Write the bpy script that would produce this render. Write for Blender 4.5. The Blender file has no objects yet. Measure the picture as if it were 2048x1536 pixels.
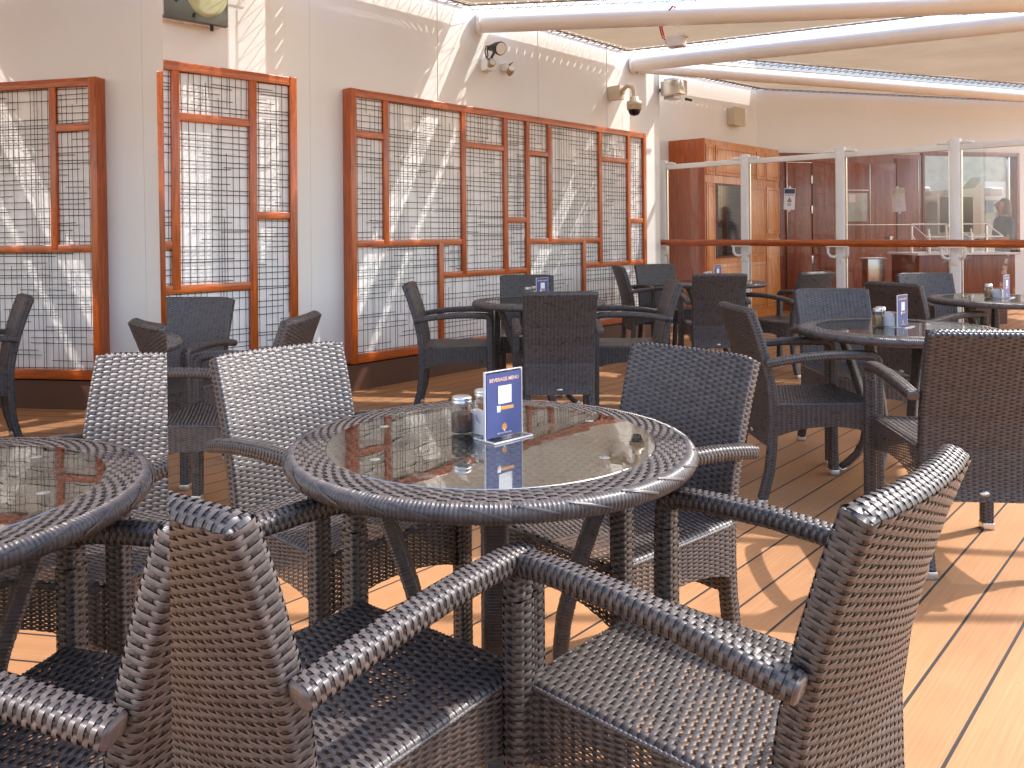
import bpy, bmesh, math, random
import numpy as np
from mathutils import Vector, Matrix
random.seed(7); rng = np.random.default_rng(7)
R = math.radians; PI = math.pi
SC = bpy.context.scene; COL = SC.collection

# ------------------------------------------------------------------ camera
EYE = 1.2; F = 1640.0; CX = 1024.0; CY = 465.0; ROLL = R(0.43)
cd = bpy.data.cameras.new('camera'); cam = bpy.data.objects.new('camera', cd); COL.objects.link(cam)
cd.sensor_width = 36.0; cd.lens = F / 2048 * 36; cd.shift_y = (CY - 768) / 2048
cd.clip_start = 0.004; cd.clip_end = 5000
cam.matrix_world = Matrix.Translation((0, 0, EYE)) @ Matrix.Rotation(R(90), 4, 'X') @ Matrix.Rotation(-ROLL, 4, 'Z')
SC.camera = cam
# ------------------------------------------------------------------ world, sun, exposure
SUN_TO = Vector((2.10, 0.842, 2.51)).normalized()      # from the deck towards the sun
elev = math.asin(SUN_TO.z)
W = bpy.data.worlds.new("World"); SC.world = W; W.use_nodes = True
nt = W.node_tree; bg = nt.nodes['Background']; sky = nt.nodes.new('ShaderNodeTexSky')
sky.sky_type = 'NISHITA'; sky.sun_disc = False; sky.sun_elevation = elev
sky.sun_rotation = math.atan2(SUN_TO.x, SUN_TO.y); sky.air_density = 1.2; sky.dust_density = 3.0; sky.ozone_density = 2.0
nt.links.new(sky.outputs[0], bg.inputs[0]); bg.inputs[1].default_value = 0.15
sl = bpy.data.lights.new('sun', 'SUN'); sl.energy = 2.0; sl.angle = R(0.5); sl.color = (1, .96, .91)
so = bpy.data.objects.new('sun', sl); COL.objects.link(so); so.rotation_euler = (-SUN_TO).to_track_quat('-Z', 'Y').to_euler(); so.location = (6, 3, 9)
SC.view_settings.view_transform = 'Standard'; SC.view_settings.look = 'None'
SC.view_settings.exposure = 1.73; SC.view_settings.gamma = 1; SC.view_settings.use_curve_mapping = False
SC.cycles.max_bounces = 10; SC.cycles.diffuse_bounces = 5; SC.cycles.glossy_bounces = 5; SC.cycles.transmission_bounces = 6
SC.cycles.transparent_max_bounces = 16; SC.cycles.caustics_reflective = False; SC.cycles.caustics_refractive = False
SC.cycles.sample_clamp_indirect = 6; SC.cycles.use_denoising = True

# ------------------------------------------------------------------ helpers
def tag(o, label=None, cat=None, group=None, kind=None):
    if label: o['label'] = label
    if cat: o['category'] = cat
    if group: o['group'] = group
    if kind: o['kind'] = kind
    return o
def thing(name, label, cat, loc=(0, 0, 0), rz=0, group=None):
    o = bpy.data.objects.new(name, None); COL.objects.link(o); o.location = loc; o.rotation_euler = (0, 0, rz)
    o.empty_display_size = .05
    return tag(o, label, cat, group)
def link(name, me, mats, parent=None, loc=None):
    o = bpy.data.objects.new(name, me); COL.objects.link(o)
    for m in (mats if isinstance(mats, (list, tuple)) else [mats]): me.materials.append(m)
    if parent: o.parent = parent
    if loc is not None: o.location = loc
    return o
def copy_thing(root, loc, rz, label, group=None):
    r = root.copy(); COL.objects.link(r); r.location = loc; r.rotation_euler = (0, 0, rz); r['label'] = label
    if group: r['group'] = group
    def rec(src, dst):
        for ch in list(src.children):
            c = ch.copy(); COL.objects.link(c); c.parent = dst; c.matrix_parent_inverse = ch.matrix_parent_inverse; rec(ch, c)
    rec(root, r); return r
class MB:
    """collects shapes into one mesh"""
    def __init__(s): s.v = []; s.f = []; s.m = []; s.sm = []
    def add(s, vs, fs, mat=0, smooth=False):
        b = len(s.v); s.v += [tuple(v) for v in vs]; s.f += [tuple(b + i for i in f) for f in fs]
        s.m += [mat] * len(fs); s.sm += [smooth] * len(fs); return s
    def box(s, lo, hi, mat=0, M=None):
        x0, y0, z0 = lo; x1, y1, z1 = hi
        vs = [Vector(p) for p in ((x0,y0,z0),(x1,y0,z0),(x1,y1,z0),(x0,y1,z0),(x0,y0,z1),(x1,y0,z1),(x1,y1,z1),(x0,y1,z1))]
        if M: vs = [M @ v for v in vs]
        return s.add(vs, [(0,3,2,1),(4,5,6,7),(0,1,5,4),(1,2,6,5),(2,3,7,6),(3,0,4,7)], mat)
    def bbox(s, lo, hi, r=.004, mat=0, M=None):
        """box with chamfered edges"""
        bm = bmesh.new(); bmesh.ops.create_cube(bm, size=1)
        for v in bm.verts: v.co = Vector([(lo[i] + hi[i]) / 2 + v.co[i] * (hi[i] - lo[i]) for i in range(3)])
        bmesh.ops.bevel(bm, geom=bm.edges[:], offset=r, segments=2, affect='EDGES', profile=.6)
        if M: bm.transform(M)
        bm.verts.index_update()
        s.add([v.co.copy() for v in bm.verts], [[v.index for v in f.verts] for f in bm.faces], mat, True); bm.free(); return s
    def tube(s, pts, r, n=10, mat=0, cap=True, smooth=True):
        pts = [Vector(p) for p in pts]; rs = r if isinstance(r, (list, tuple)) else [r] * len(pts)
        vs = []; prev = None
        for i, p in enumerate(pts):
            a = pts[max(i - 1, 0)]; b = pts[min(i + 1, len(pts) - 1)]; t = (b - a).normalized()
            if prev is None:
                ref = Vector((0, 0, 1)) if abs(t.z) < .9 else Vector((1, 0, 0)); x = t.cross(ref).normalized()
            else: x = (prev - t * prev.dot(t)).normalized()
            prev = x; y = t.cross(x)
            for k in range(n):
                an = 2 * PI * k / n; vs.append(p + x * math.cos(an) * rs[i] + y * math.sin(an) * rs[i])
        fs = [(i * n + k, i * n + (k + 1) % n, (i + 1) * n + (k + 1) % n, (i + 1) * n + k) for i in range(len(pts) - 1) for k in range(n)]
        s.add(vs, fs, mat, smooth)
        if cap and n > 2:
            s.add(vs[:n], [tuple(reversed(range(n)))], mat); s.add(vs[-n:], [tuple(range(n))], mat)
        return s
    def lathe(s, prof, n=32, mat=0, c=(0, 0, 0), smooth=True):
        vs = [(c[0] + r * math.cos(2*PI*k/n), c[1] + r * math.sin(2*PI*k/n), c[2] + z) for r, z in prof for k in range(n)]
        fs = [(i*n+k, i*n+(k+1) % n, (i+1)*n+(k+1) % n, (i+1)*n+k) for i in range(len(prof)-1) for k in range(n)]
        return s.add(vs, fs, mat, smooth)
    def prism(s, poly, z0, z1, mat=0, M=None):
        n = len(poly); vs = [Vector((x, y, z0)) for x, y in poly] + [Vector((x, y, z1)) for x, y in poly]
        if M: vs = [M @ v for v in vs]
        return s.add(vs, [tuple(reversed(range(n))), tuple(range(n, 2*n))] + [(i, (i+1) % n, n+(i+1) % n, n+i) for i in range(n)], mat)
    def build(s, name, mats, parent=None, loc=None, recalc=True):
        me = bpy.data.meshes.new(name); me.from_pydata(s.v, [], s.f)
        me.polygons.foreach_set('material_index', s.m); me.polygons.foreach_set('use_smooth', s.sm)
        if recalc:
            bm = bmesh.new(); bm.from_mesh(me); bmesh.ops.recalc_face_normals(bm, faces=bm.faces[:]); bm.to_mesh(me); bm.free()
        me.update(); return link(name, me, mats, parent, loc)
def text_mesh(body, size, mat, name, parent, M, ext=.0004, bold=0.0):
    cu = bpy.data.curves.new(name, 'FONT'); cu.body = body; cu.size = size; cu.extrude = ext; cu.offset = bold
    cu.align_x = 'CENTER'; cu.align_y = 'CENTER'; cu.resolution_u = 3
    to = bpy.data.objects.new(name + '_tmp', cu); COL.objects.link(to)
    dg = bpy.context.evaluated_depsgraph_get(); me = bpy.data.meshes.new_from_object(to.evaluated_get(dg))
    bpy.data.objects.remove(to); bpy.data.curves.remove(cu); me.transform(M); me.materials.clear()
    me.name = name
    return link(name, me, mat, parent)

# ------------------------------------------------------------------ materials
def mat(name, col=(.5, .5, .5), rough=.5, metal=0.0, spec=.5, **k):
    m = bpy.data.materials.new(name); m.use_nodes = True; b = m.node_tree.nodes['Principled BSDF']
    b.inputs['Base Color'].default_value = (*col, 1); b.inputs['Roughness'].default_value = rough
    b.inputs['Metallic'].default_value = metal; b.inputs['Specular IOR Level'].default_value = spec
    for kk, v in k.items(): b.inputs[kk.replace('_', ' ')].default_value = v
    return m
def nodes(m): return m.node_tree.nodes, m.node_tree.links, m.node_tree.nodes['Principled BSDF']
def vary(m, scale=8, amt=.15, rough_amt=.1, bump=0.0, bscale=200, stretch=(1, 1, 1), coord='Object', detail=6):
    """procedural variation of the base colour, gloss and relief"""
    N, L, B = nodes(m); tc = N.new('ShaderNodeTexCoord'); mp = N.new('ShaderNodeMapping'); mp.inputs['Scale'].default_value = stretch
    L.new(tc.outputs[coord], mp.inputs[0]); n = N.new('ShaderNodeTexNoise'); n.inputs['Scale'].default_value = scale; n.inputs['Detail'].default_value = detail
    L.new(mp.outputs[0], n.inputs['Vector'])
    c = list(B.inputs['Base Color'].default_value[:3]); r = B.inputs['Roughness'].default_value
    cr = N.new('ShaderNodeValToRGB'); cr.color_ramp.elements[0].position = .3; cr.color_ramp.elements[1].position = .7
    cr.color_ramp.elements[0].color = (*[x * (1 - amt) for x in c], 1); cr.color_ramp.elements[1].color = (*[min(1, x * (1 + amt)) for x in c], 1)
    L.new(n.outputs[0], cr.inputs[0]); L.new(cr.outputs[0], B.inputs['Base Color'])
    mr = N.new('ShaderNodeMapRange'); mr.inputs[3].default_value = max(0, r - rough_amt); mr.inputs[4].default_value = min(1, r + rough_amt)
    L.new(n.outputs[0], mr.inputs[0]); L.new(mr.outputs[0], B.inputs['Roughness'])
    if bump:
        n2 = N.new('ShaderNodeTexNoise'); n2.inputs['Scale'].default_value = bscale; n2.inputs['Detail'].default_value = 3; L.new(mp.outputs[0], n2.inputs['Vector'])
        bp = N.new('ShaderNodeBump'); bp.inputs['Strength'].default_value = bump; bp.inputs['Distance'].default_value = .002
        L.new(n2.outputs[0], bp.inputs['Height']); L.new(bp.outputs[0], B.inputs['Normal'])
    return m
def wicker_mat(name, col, rough):
    m = mat(name, col, rough, spec=.6); N, L, B = nodes(m)
    tc = N.new('ShaderNodeTexCoord'); oi = N.new('ShaderNodeObjectInfo')
    n = N.new('ShaderNodeTexNoise'); n.inputs['Scale'].default_value = 45; n.inputs['Detail'].default_value = 3; L.new(tc.outputs['Object'], n.inputs['Vector'])
    cr = N.new('ShaderNodeValToRGB'); cr.color_ramp.elements[0].position = .3; cr.color_ramp.elements[1].position = .72
    cr.color_ramp.elements[0].color = (*[x * .72 for x in col], 1); cr.color_ramp.elements[1].color = (col[0]*1.35, col[1]*1.25, col[2]*1.2, 1)
    L.new(n.outputs[0], cr.inputs[0]); hv = N.new('ShaderNodeHueSaturation'); ra = N.new('ShaderNodeMapRange'); ra.inputs[3].default_value = .84; ra.inputs[4].default_value = 1.16
    L.new(oi.outputs['Random'], ra.inputs[0]); L.new(ra.outputs[0], hv.inputs['Value']); L.new(cr.outputs[0], hv.inputs['Color']); L.new(hv.outputs[0], B.inputs['Base Color'])
    mr = N.new('ShaderNodeMapRange'); mr.inputs[3].default_value = rough - .1; mr.inputs[4].default_value = rough + .12
    L.new(n.outputs[0], mr.inputs[0]); L.new(mr.outputs[0], B.inputs['Roughness'])
    uv = N.new('ShaderNodeUVMap'); sx = N.new('ShaderNodeSeparateXYZ'); L.new(uv.outputs[0], sx.inputs[0])
    mu = N.new('ShaderNodeMath'); mu.operation = 'MULTIPLY'; mu.inputs[1].default_value = 2 * PI * 4; L.new(sx.outputs[1], mu.inputs[0])
    si = N.new('ShaderNodeMath'); si.operation = 'SINE'; L.new(mu.outputs[0], si.inputs[0])
    bp = N.new('ShaderNodeBump'); bp.inputs['Strength'].default_value = .35; bp.inputs['Distance'].default_value = .0004
    L.new(si.outputs[0], bp.inputs['Height']); L.new(bp.outputs[0], B.inputs['Normal'])
    return m
M = {}
M['wicker'] = wicker_mat('charcoal wicker', (.080, .070, .069), .29)
M['shaded_stake'] = mat('wicker stakes with gap shade painted in', (.022, .018, .018), .38)  # stakes coloured darker so the weave gaps read as shade
M['core'] = mat('dark frame and inner sheet under the wicker', (.012, .010, .010), .6)
M['alu'] = vary(mat('brushed aluminium', (.72, .71, .69), .32, 1.0), 60, .08)
M['white'] = vary(mat('white painted metal', (.84, .85, .83), .38), 3, .04, .08, .05, 90)
M['wall'] = vary(mat('white painted bulkhead', (.77, .785, .765), .42), 1.2, .03, .08, .12, 5)
M['wallpanel'] = vary(mat('white panel behind lattice', (.88, .86, .83), .55), 2, .03, .05, .15, 500)
def wood(name, col, rough, stretch, sc=6, coat=.3):
    m = mat(name, col, rough); N, L, B = nodes(m); tc = N.new('ShaderNodeTexCoord'); mp = N.new('ShaderNodeMapping'); mp.inputs['Scale'].default_value = stretch
    L.new(tc.outputs['Object'], mp.inputs[0]); n = N.new('ShaderNodeTexNoise'); n.inputs['Scale'].default_value = sc; n.inputs['Detail'].default_value = 8; n.inputs['Distortion'].default_value = 1.0
    L.new(mp.outputs[0], n.inputs['Vector']); cr = N.new('ShaderNodeValToRGB')
    cr.color_ramp.elements[0].position = .28; cr.color_ramp.elements[0].color = (col[0]*.5, col[1]*.42, col[2]*.4, 1)
    cr.color_ramp.elements[1].position = .72; cr.color_ramp.elements[1].color = (col[0]*1.3, col[1]*1.35, col[2]*1.4, 1)
    L.new(n.outputs[0], cr.inputs[0]); L.new(cr.outputs[0], B.inputs['Base Color'])
    bp = N.new('ShaderNodeBump'); bp.inputs['Strength'].default_value = .12; bp.inputs['Distance'].default_value = .001; L.new(n.outputs[0], bp.inputs['Height']); L.new(bp.outputs[0], B.inputs['Normal'])
    B.inputs['Coat Weight'].default_value = coat; B.inputs['Coat Roughness'].default_value = .18
    return m
M['mahog_v'] = wood('varnished mahogany upright grain', (.44, .088, .006), .35, (9, 9, .7))
M['mahog_h'] = wood('varnished mahogany', (.46, .094, .007), .35, (.8, 9, 9))
M['cab'] = wood('orange teak cabinet', (.62, .225, .030), .35, (7, 7, .6))
M['cabline'] = mat('dark cabinet joint', (.10, .022, .006), .5)
M['redwall'] = wood('red brown veneer wall', (.24, .060, .022), .3, (5, 5, .5), coat=.5)
M['base'] = vary(mat('brown plinth paint', (.10, .045, .028), .45), 3, .1)
M['wire'] = mat('dark bronze wire', (.010, .008, .007), .7)
M['black'] = mat('black plastic', (.012, .012, .012), .4)
M['rope'] = mat('brown lacing cord', (.13, .075, .055), .8)
M['hem'] = mat('dark canopy hem', (.20, .13, .10), .8)
M['beige'] = vary(mat('beige plastic housing', (.58, .50, .38), .4), 20, .05)
M['steel'] = vary(mat('stainless steel', (.62, .57, .51), .22, 1.0), 20, .06, .06, 0, 0, (1, 1, .1))
M['red'] = mat('red cable', (.45, .02, .015), .4)
M['green'] = mat('green cable', (.03, .12, .04), .4)
M['brass'] = mat('tan lamp body', (.45, .33, .20), .45, .3)
M['lens'] = mat('floodlight lens', (.75, .75, .72), .1)
M['bumper'] = mat('clear rubber bumper', (.16, .16, .15), .15)
M['dome'] = mat('smoked dome', (.01, .008, .01), .06)
M['card'] = vary(mat('navy menu card', (.065, .085, .230), .45, spec=.3), 14, .12)
M['cardwhite'] = mat('white print', (.82, .82, .82), .4)
M['cardpink'] = mat('pale pink lettering', (.80, .52, .44), .4)
M['cardorange'] = mat('orange print', (.80, .33, .08), .4)
M['ceramic'] = vary(mat('white ceramic', (.74, .72, .74), .25), 8, .02)
M['coffee'] = vary(mat('ground coffee', (.085, .040, .026), .85), 260, .55, 0, .8, 400)
M['sugar'] = vary(mat('brown sugar', (.26, .14, .055), .85), 260, .4, 0, .8, 400)
M['packet'] = vary(mat('brown sugar packet', (.40, .15, .06), .5), 30, .2)
M['paperw'] = mat('white paper', (.78, .76, .78), .7)
M['ink'] = mat('black ink', (.02, .02, .025), .6)
M['slate'] = mat('slate blue print', (.045, .065, .10), .5)
M['yellow'] = mat('amber warning yellow', (.70, .36, .03), .5)
M['faint'] = mat('print showing through paper', (.55, .53, .50), .7)
M['faintyel'] = mat('pale yellow band through paper', (.60, .57, .42), .7)
M['tile'] = vary(mat('grey green stone tile', (.42, .48, .45), .35), 5, .25)
M['tileblue'] = vary(mat('blue stone tile', (.12, .22, .36), .35), 5, .2)
M['paleblue'] = mat('pale blue fascia', (.62, .74, .80), .35)
M['greyint'] = vary(mat('grey kitchen interior', (.30, .28, .27), .5), 3, .15)
M['counterdark'] = mat('dark hood panel', (.06, .045, .045), .3)
M['skin'] = mat('skin', (.32, .165, .11), .5)
M['hair'] = vary(mat('dark blonde hair', (.11, .065, .035), .5), 60, .3)
M['navy'] = mat('navy top', (.022, .026, .045), .8)
M['seaglass'] = mat('x', (.1, .1, .1))
def glass_mat(name, tint=(.93, .95, .93), rough=0.0, ior=1.5, refl=(1, 1, 1)):
    """thin pane: reflects by Fresnel, lets light straight through"""
    m = bpy.data.materials.new(name); m.use_nodes = True; N = m.node_tree.nodes; L = m.node_tree.links; N.clear()
    o = N.new('ShaderNodeOutputMaterial'); t = N.new('ShaderNodeBsdfTransparent'); g = N.new('ShaderNodeBsdfGlossy'); mx = N.new('ShaderNodeMixShader'); fr = N.new('ShaderNodeFresnel')
    t.inputs[0].default_value = (*tint, 1); g.inputs['Color'].default_value = (*refl, 1); g.inputs['Roughness'].default_value = rough; fr.inputs[0].default_value = ior
    ge = N.new('ShaderNodeNewGeometry'); iv = N.new('ShaderNodeMath'); iv.operation = 'SUBTRACT'; iv.inputs[0].default_value = 1; L.new(ge.outputs['Backfacing'], iv.inputs[1])
    ml = N.new('ShaderNodeMath'); ml.operation = 'MULTIPLY'; L.new(fr.outputs[0], ml.inputs[0]); L.new(iv.outputs[0], ml.inputs[1]); L.new(ml.outputs[0], mx.inputs[0]); L.new(t.outputs[0], mx.inputs[1]); L.new(g.outputs[0], mx.inputs[2]); L.new(mx.outputs[0], o.inputs[0])
    return m
M['pane'] = glass_mat('tinted windbreak glass', (.90, .84, .81), 0, 1.75)
M['jarglass'] = glass_mat('clear jar glass', (.97, .98, .97), .02, 1.45)
M['acrylic'] = glass_mat('clear acrylic', (.97, .98, .98), .02, 1.25)
M['tglass'] = glass_mat('table glass', (.90, .93, .90), 0.0, 5.5)
# slightly wavy table glass
_N = M['tglass'].node_tree.nodes; _L = M['tglass'].node_tree.links
_tc = _N.new('ShaderNodeTexCoord'); _n = _N.new('ShaderNodeTexNoise'); _n.inputs['Scale'].default_value = 9; _n.inputs['Detail'].default_value = 1; _L.new(_tc.outputs['Object'], _n.inputs['Vector'])
_b = _N.new('ShaderNodeBump'); _b.inputs['Strength'].default_value = .025; _b.inputs['Distance'].default_value = .01; _L.new(_n.outputs[0], _b.inputs['Height'])
_s = _N.new('ShaderNodeTexNoise'); _s.inputs['Scale'].default_value = 14; _s.inputs['Detail'].default_value = 7; _L.new(_tc.outputs['Object'], _s.inputs['Vector'])
_r = _N.new('ShaderNodeMapRange'); _r.inputs[1].default_value = .52; _r.inputs[2].default_value = .75; _r.inputs[3].default_value = 0; _r.inputs[4].default_value = .16; _L.new(_s.outputs[0], _r.inputs[0])
for q in _N:
    if q.type == 'BSDF_GLOSSY': _L.new(_r.outputs[0], q.inputs['Roughness'])
    if q.type in ('BSDF_GLOSSY', 'FRESNEL'): _L.new(_b.outputs[0], q.inputs['Normal'])
# mirror
mm = bpy.data.materials.new('polished mirror'); mm.use_nodes = True; N = mm.node_tree.nodes; L = mm.node_tree.links; N.clear()
o_ = N.new('ShaderNodeOutputMaterial'); g_ = N.new('ShaderNodeBsdfGlossy'); g_.inputs['Color'].default_value = (.86, .84, .84, 1); g_.inputs['Roughness'].default_value = 0.0
L.new(g_.outputs[0], o_.inputs[0]); M['mirror'] = mm
# canopy fabric, lets daylight glow through
cm = bpy.data.materials.new('beige awning fabric'); cm.use_nodes = True; N = cm.node_tree.nodes; L = cm.node_tree.links; N.clear()
o_ = N.new('ShaderNodeOutputMaterial'); d_ = N.new('ShaderNodeBsdfDiffuse'); t_ = N.new('ShaderNodeBsdfTranslucent'); mx = N.new('ShaderNodeMixShader'); mx.inputs[0].default_value = .5
tc = N.new('ShaderNodeTexCoord'); nn = N.new('ShaderNodeTexNoise'); nn.inputs['Scale'].default_value = 1.1; nn.inputs['Detail'].default_value = 9; nn.inputs['Roughness'].default_value = .62; L.new(tc.outputs['Object'], nn.inputs['Vector'])
cr = N.new('ShaderNodeValToRGB'); cr.color_ramp.elements[0].position = .3; cr.color_ramp.elements[0].color = (.250, .186, .122, 1); cr.color_ramp.elements[1].position = .7; cr.color_ramp.elements[1].color = (.315, .236, .158, 1)
L.new(nn.outputs[0], cr.inputs[0]); L.new(cr.outputs[0], t_.inputs[0]); L.new(cr.outputs[0], d_.inputs[0])
bp = N.new('ShaderNodeBump'); bp.inputs['Strength'].default_value = .3; bp.inputs['Distance'].default_value = .04; L.new(nn.outputs[0], bp.inputs['Height'])
L.new(bp.outputs[0], d_.inputs['Normal']); L.new(bp.outputs[0], t_.inputs['Normal'])
L.new(d_.outputs[0], mx.inputs[1]); L.new(t_.outputs[0], mx.inputs[2]); L.new(mx.outputs[0], o_.inputs[0]); M['canopy'] = cm

# ------------------------------------------------------------------ deck and sea
TH = R(41.9); U = Vector((math.sin(TH), math.cos(TH), 0)); NR = Vector((math.cos(TH), -math.sin(TH), 0))   # along the planks / out of the wall
def deck_mat():
    m = mat('synthetic teak decking', (.5, .27, .12), .55, spec=.3); N, L, B = nodes(m)
    tc = N.new('ShaderNodeTexCoord'); mp = N.new('ShaderNodeMapping'); mp.vector_type = 'POINT'; mp.inputs['Rotation'].default_value = (0, 0, -(PI / 2 - TH))
    L.new(tc.outputs['Object'], mp.inputs[0]); sx = N.new('ShaderNodeSeparateXYZ'); L.new(mp.outputs[0], sx.inputs[0])
    def mth(op, a, b=None, v=None):
        q = N.new('ShaderNodeMath'); q.operation = op; L.new(a, q.inputs[0])
        if b is not None: L.new(b, q.inputs[1])
        if v is not None: q.inputs[1].default_value = v
        return q.outputs[0]
    PW = .140
    y = mth('DIVIDE', sx.outputs[1], v=PW); y = mth('ADD', y, v=100.37); row = mth('FLOOR', y); fr = mth('FRACT', y)
    seam = mth('LESS_THAN', fr, v=.060)
    wn = N.new('ShaderNodeTexWhiteNoise'); wn.noise_dimensions = '1D'; L.new(row, wn.inputs['W'])
    x = mth('DIVIDE', sx.outputs[0], v=6.3); x = mth('ADD', x, wn.outputs[0]); xf = mth('FRACT', x); col = mth('FLOOR', x)
    butt = mth('LESS_THAN', xf, v=.0006); seam = mth('MAXIMUM', seam, butt)
    wn2 = N.new('ShaderNodeTexWhiteNoise'); wn2.noise_dimensions = '2D'; cb = N.new('ShaderNodeCombineXYZ'); L.new(row, cb.inputs[0]); L.new(col, cb.inputs[1]); L.new(cb.outputs[0], wn2.inputs['Vector'])
    # fine brushed grain along the boards
    mp2 = N.new('ShaderNodeMapping'); mp2.inputs['Scale'].default_value = (3, 160, 1); L.new(mp.outputs[0], mp2.inputs[0])
    g = N.new('ShaderNodeTexNoise'); g.inputs['Scale'].default_value = 1; g.inputs['Detail'].default_value = 6; L.new(mp2.outputs[0], g.inputs['Vector'])
    s = N.new('ShaderNodeTexNoise'); s.inputs['Scale'].default_value = 2.2; s.inputs['Detail'].default_value = 8; s.inputs['Roughness'].default_value = .65; L.new(tc.outputs['Object'], s.inputs['Vector'])
    cr = N.new('ShaderNodeValToRGB'); e = cr.color_ramp.elements; e[0].position = .26; e[0].color = (.27, .128, .058, 1); e[1].position = .72; e[1].color = (.46, .232, .102, 1)
    a = mth('MULTIPLY', g.outputs[0], v=.46); b = mth('MULTIPLY', s.outputs[0], v=.42); c = mth('MULTIPLY', wn2.outputs[0], v=.09)
    t = mth('ADD', a, b); t = mth('ADD', t, c); L.new(t, cr.inputs[0])
    # scuffs
    v = N.new('ShaderNodeTexNoise'); v.inputs['Scale'].default_value = 38; v.inputs['Detail'].default_value = 2; L.new(tc.outputs['Object'], v.inputs['Vector'])
    sp = mth('GREATER_THAN', v.outputs[0], v=.73); m0 = N.new('ShaderNodeMixRGB'); m0.inputs[2].default_value = (.30, .12, .05, 1); spf = mth('MULTIPLY', sp, v=.5); L.new(spf, m0.inputs[0]); L.new(cr.outputs[0], m0.inputs[1])
    mx = N.new('ShaderNodeMixRGB'); mx.inputs[2].default_value = (.028, .022, .022, 1); L.new(seam, mx.inputs[0]); L.new(m0.outputs[0], mx.inputs[1]); L.new(mx.outputs[0], B.inputs['Base Color'])
    h = mth('MULTIPLY', seam, v=-1.0); h = mth('ADD', h, mth('MULTIPLY', g.outputs[0], v=.15)); bp = N.new('ShaderNodeBump'); bp.inputs['Strength'].default_value = .5; bp.inputs['Distance'].default_value = .003
    L.new(h, bp.inputs['Height']); L.new(bp.outputs[0], B.inputs['Normal'])
    rr = N.new('ShaderNodeMapRange'); rr.inputs[3].default_value = .42; rr.inputs[4].default_value = .68; L.new(s.outputs[0], rr.inputs[0]); L.new(rr.outputs[0], B.inputs['Roughness'])
    return m
q = MB().add([(-30, -30, 0), (30, -30, 0), (30, 34, 0), (-30, 34, 0)], [(0, 1, 2, 3)]).build('deck', deck_mat(), recalc=False); tag(q, 'orange brown planked ship deck with black seams', kind='structure')
sea = vary(mat('sea', (.02, .05, .07), .12), .02, .2, .05, 1, .3)
q = MB().add([(-3000, -3000, -18), (3000, -3000, -18), (3000, 3000, -18), (-3000, 3000, -18)], [(0, 1, 2, 3)]).build('water', sea, recalc=False); tag(q, 'sea far below the deck', kind='structure')

# ------------------------------------------------------------------ pixel -> place helpers (real positions on real planes)
def ratios(x, y):
    dx = x - CX; du = CY - y; c, s = math.cos(ROLL), math.sin(ROLL)
    return (dx * c + du * s) / F, (-dx * s + du * c) / F
def on_line(x, P, D, y=465):
    k, _ = ratios(x, y); return (k * P[1] - P[0]) / (D[0] - k * D[1])          # parameter along a plan line
def z_at(x, y, Y): return EYE + ratios(x, y)[1] * Y
def on_table(x, y, z): k, h = ratios(x, y); Y = (z - EYE) / h; return k * Y, Y

# ------------------------------------------------------------------ walls
WP = Vector((-.963, 6.47, 0))                # front plane of the long lattice panel
def wp(t, off=0.0): return WP + U * t + NR * off
U1 = Vector((.723, .691, 0)).normalized(); N1 = Vector((U1.y, -U1.x, 0)); WP1 = Vector((-2.18, 5.15, 0))
wallpts = [WP1 - N1 * .1 + U1 * s for s in (-6.0, -3, 0, .6, .9)]
cpt = [wp(-.32, -.1), wp(.2, -.1), wp(2, -.1), wp(4.12, -.1)]
B_, C_ = wallpts[-1], cpt[0]
mid = [B_.lerp(C_, a) - NR * .03 * math.sin(PI * a) for a in (.2, .4, .6, .8)]
colm = []
D_ = cpt[-1]; cc = D_ - NR * .16                                       # rounded nib where the wall steps back
for a in range(10, 100, 10): colm.append(cc + NR * .16 * math.cos(R(a)) + U * .16 * math.sin(R(a)))
W2a = Vector((2.02, 10.54, 0)); W2b = Vector((3.65, 12.2, 0)); W3e = Vector((12.5, 14.293, 0)); E3 = (W3e - W2b).normalized()
def wall_mesh(name, pts, z0, z1, label, smooth=True, thick=.15):
    m = MB(); n = len(pts)
    nor = []
    for i in range(n):
        t = (pts[min(i+1, n-1)] - pts[max(i-1, 0)]).normalized(); nor.append(Vector((-t.y, t.x, 0)))
    f = [p for p in pts]; b = [p + nn_ * thick for p, nn_ in zip(pts, nor)]
    vs = [Vector((p.x, p.y, z)) for z in (z0, z1) for p in f] + [Vector((p.x, p.y, z)) for z in (z0, z1) for p in b]
    fs = [(i, i+1, n+i+1, n+i) for i in range(n-1)]; m.add(vs, fs, 0, smooth)
    m.add(vs, [(3*n+i, 3*n+i+1, 2*n+i+1, 2*n+i) for i in range(n-1)] + [(n+i, n+i+1, 3*n+i+1, 3*n+i) for i in range(n-1)], 0)
    o = m.build(name, M['wall'], recalc=False); tag(o, label, 'wall'); return o
wall_mesh('ship_wall', wallpts + mid + cpt + colm + [cc - NR * .3 + U * .16, cc - NR * .6 + U * .16], .13, 3.75, 'long white painted wall carrying the wooden lattice panels')
wall_mesh('end_wall', [W2a - (W2b - W2a).normalized() * .6, W2a, W2a.lerp(W2b, .5), W2b], .0, 3.9, 'white wall behind the orange wooden cabinet with a beige box', False)
wall_mesh('rear_wall', [W2b, W2b + E3 * 2.82, W2b + E3 * 2.83], 0, 3.9, 'plain white upper wall above the red brown doors', False)
m = MB()
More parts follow.
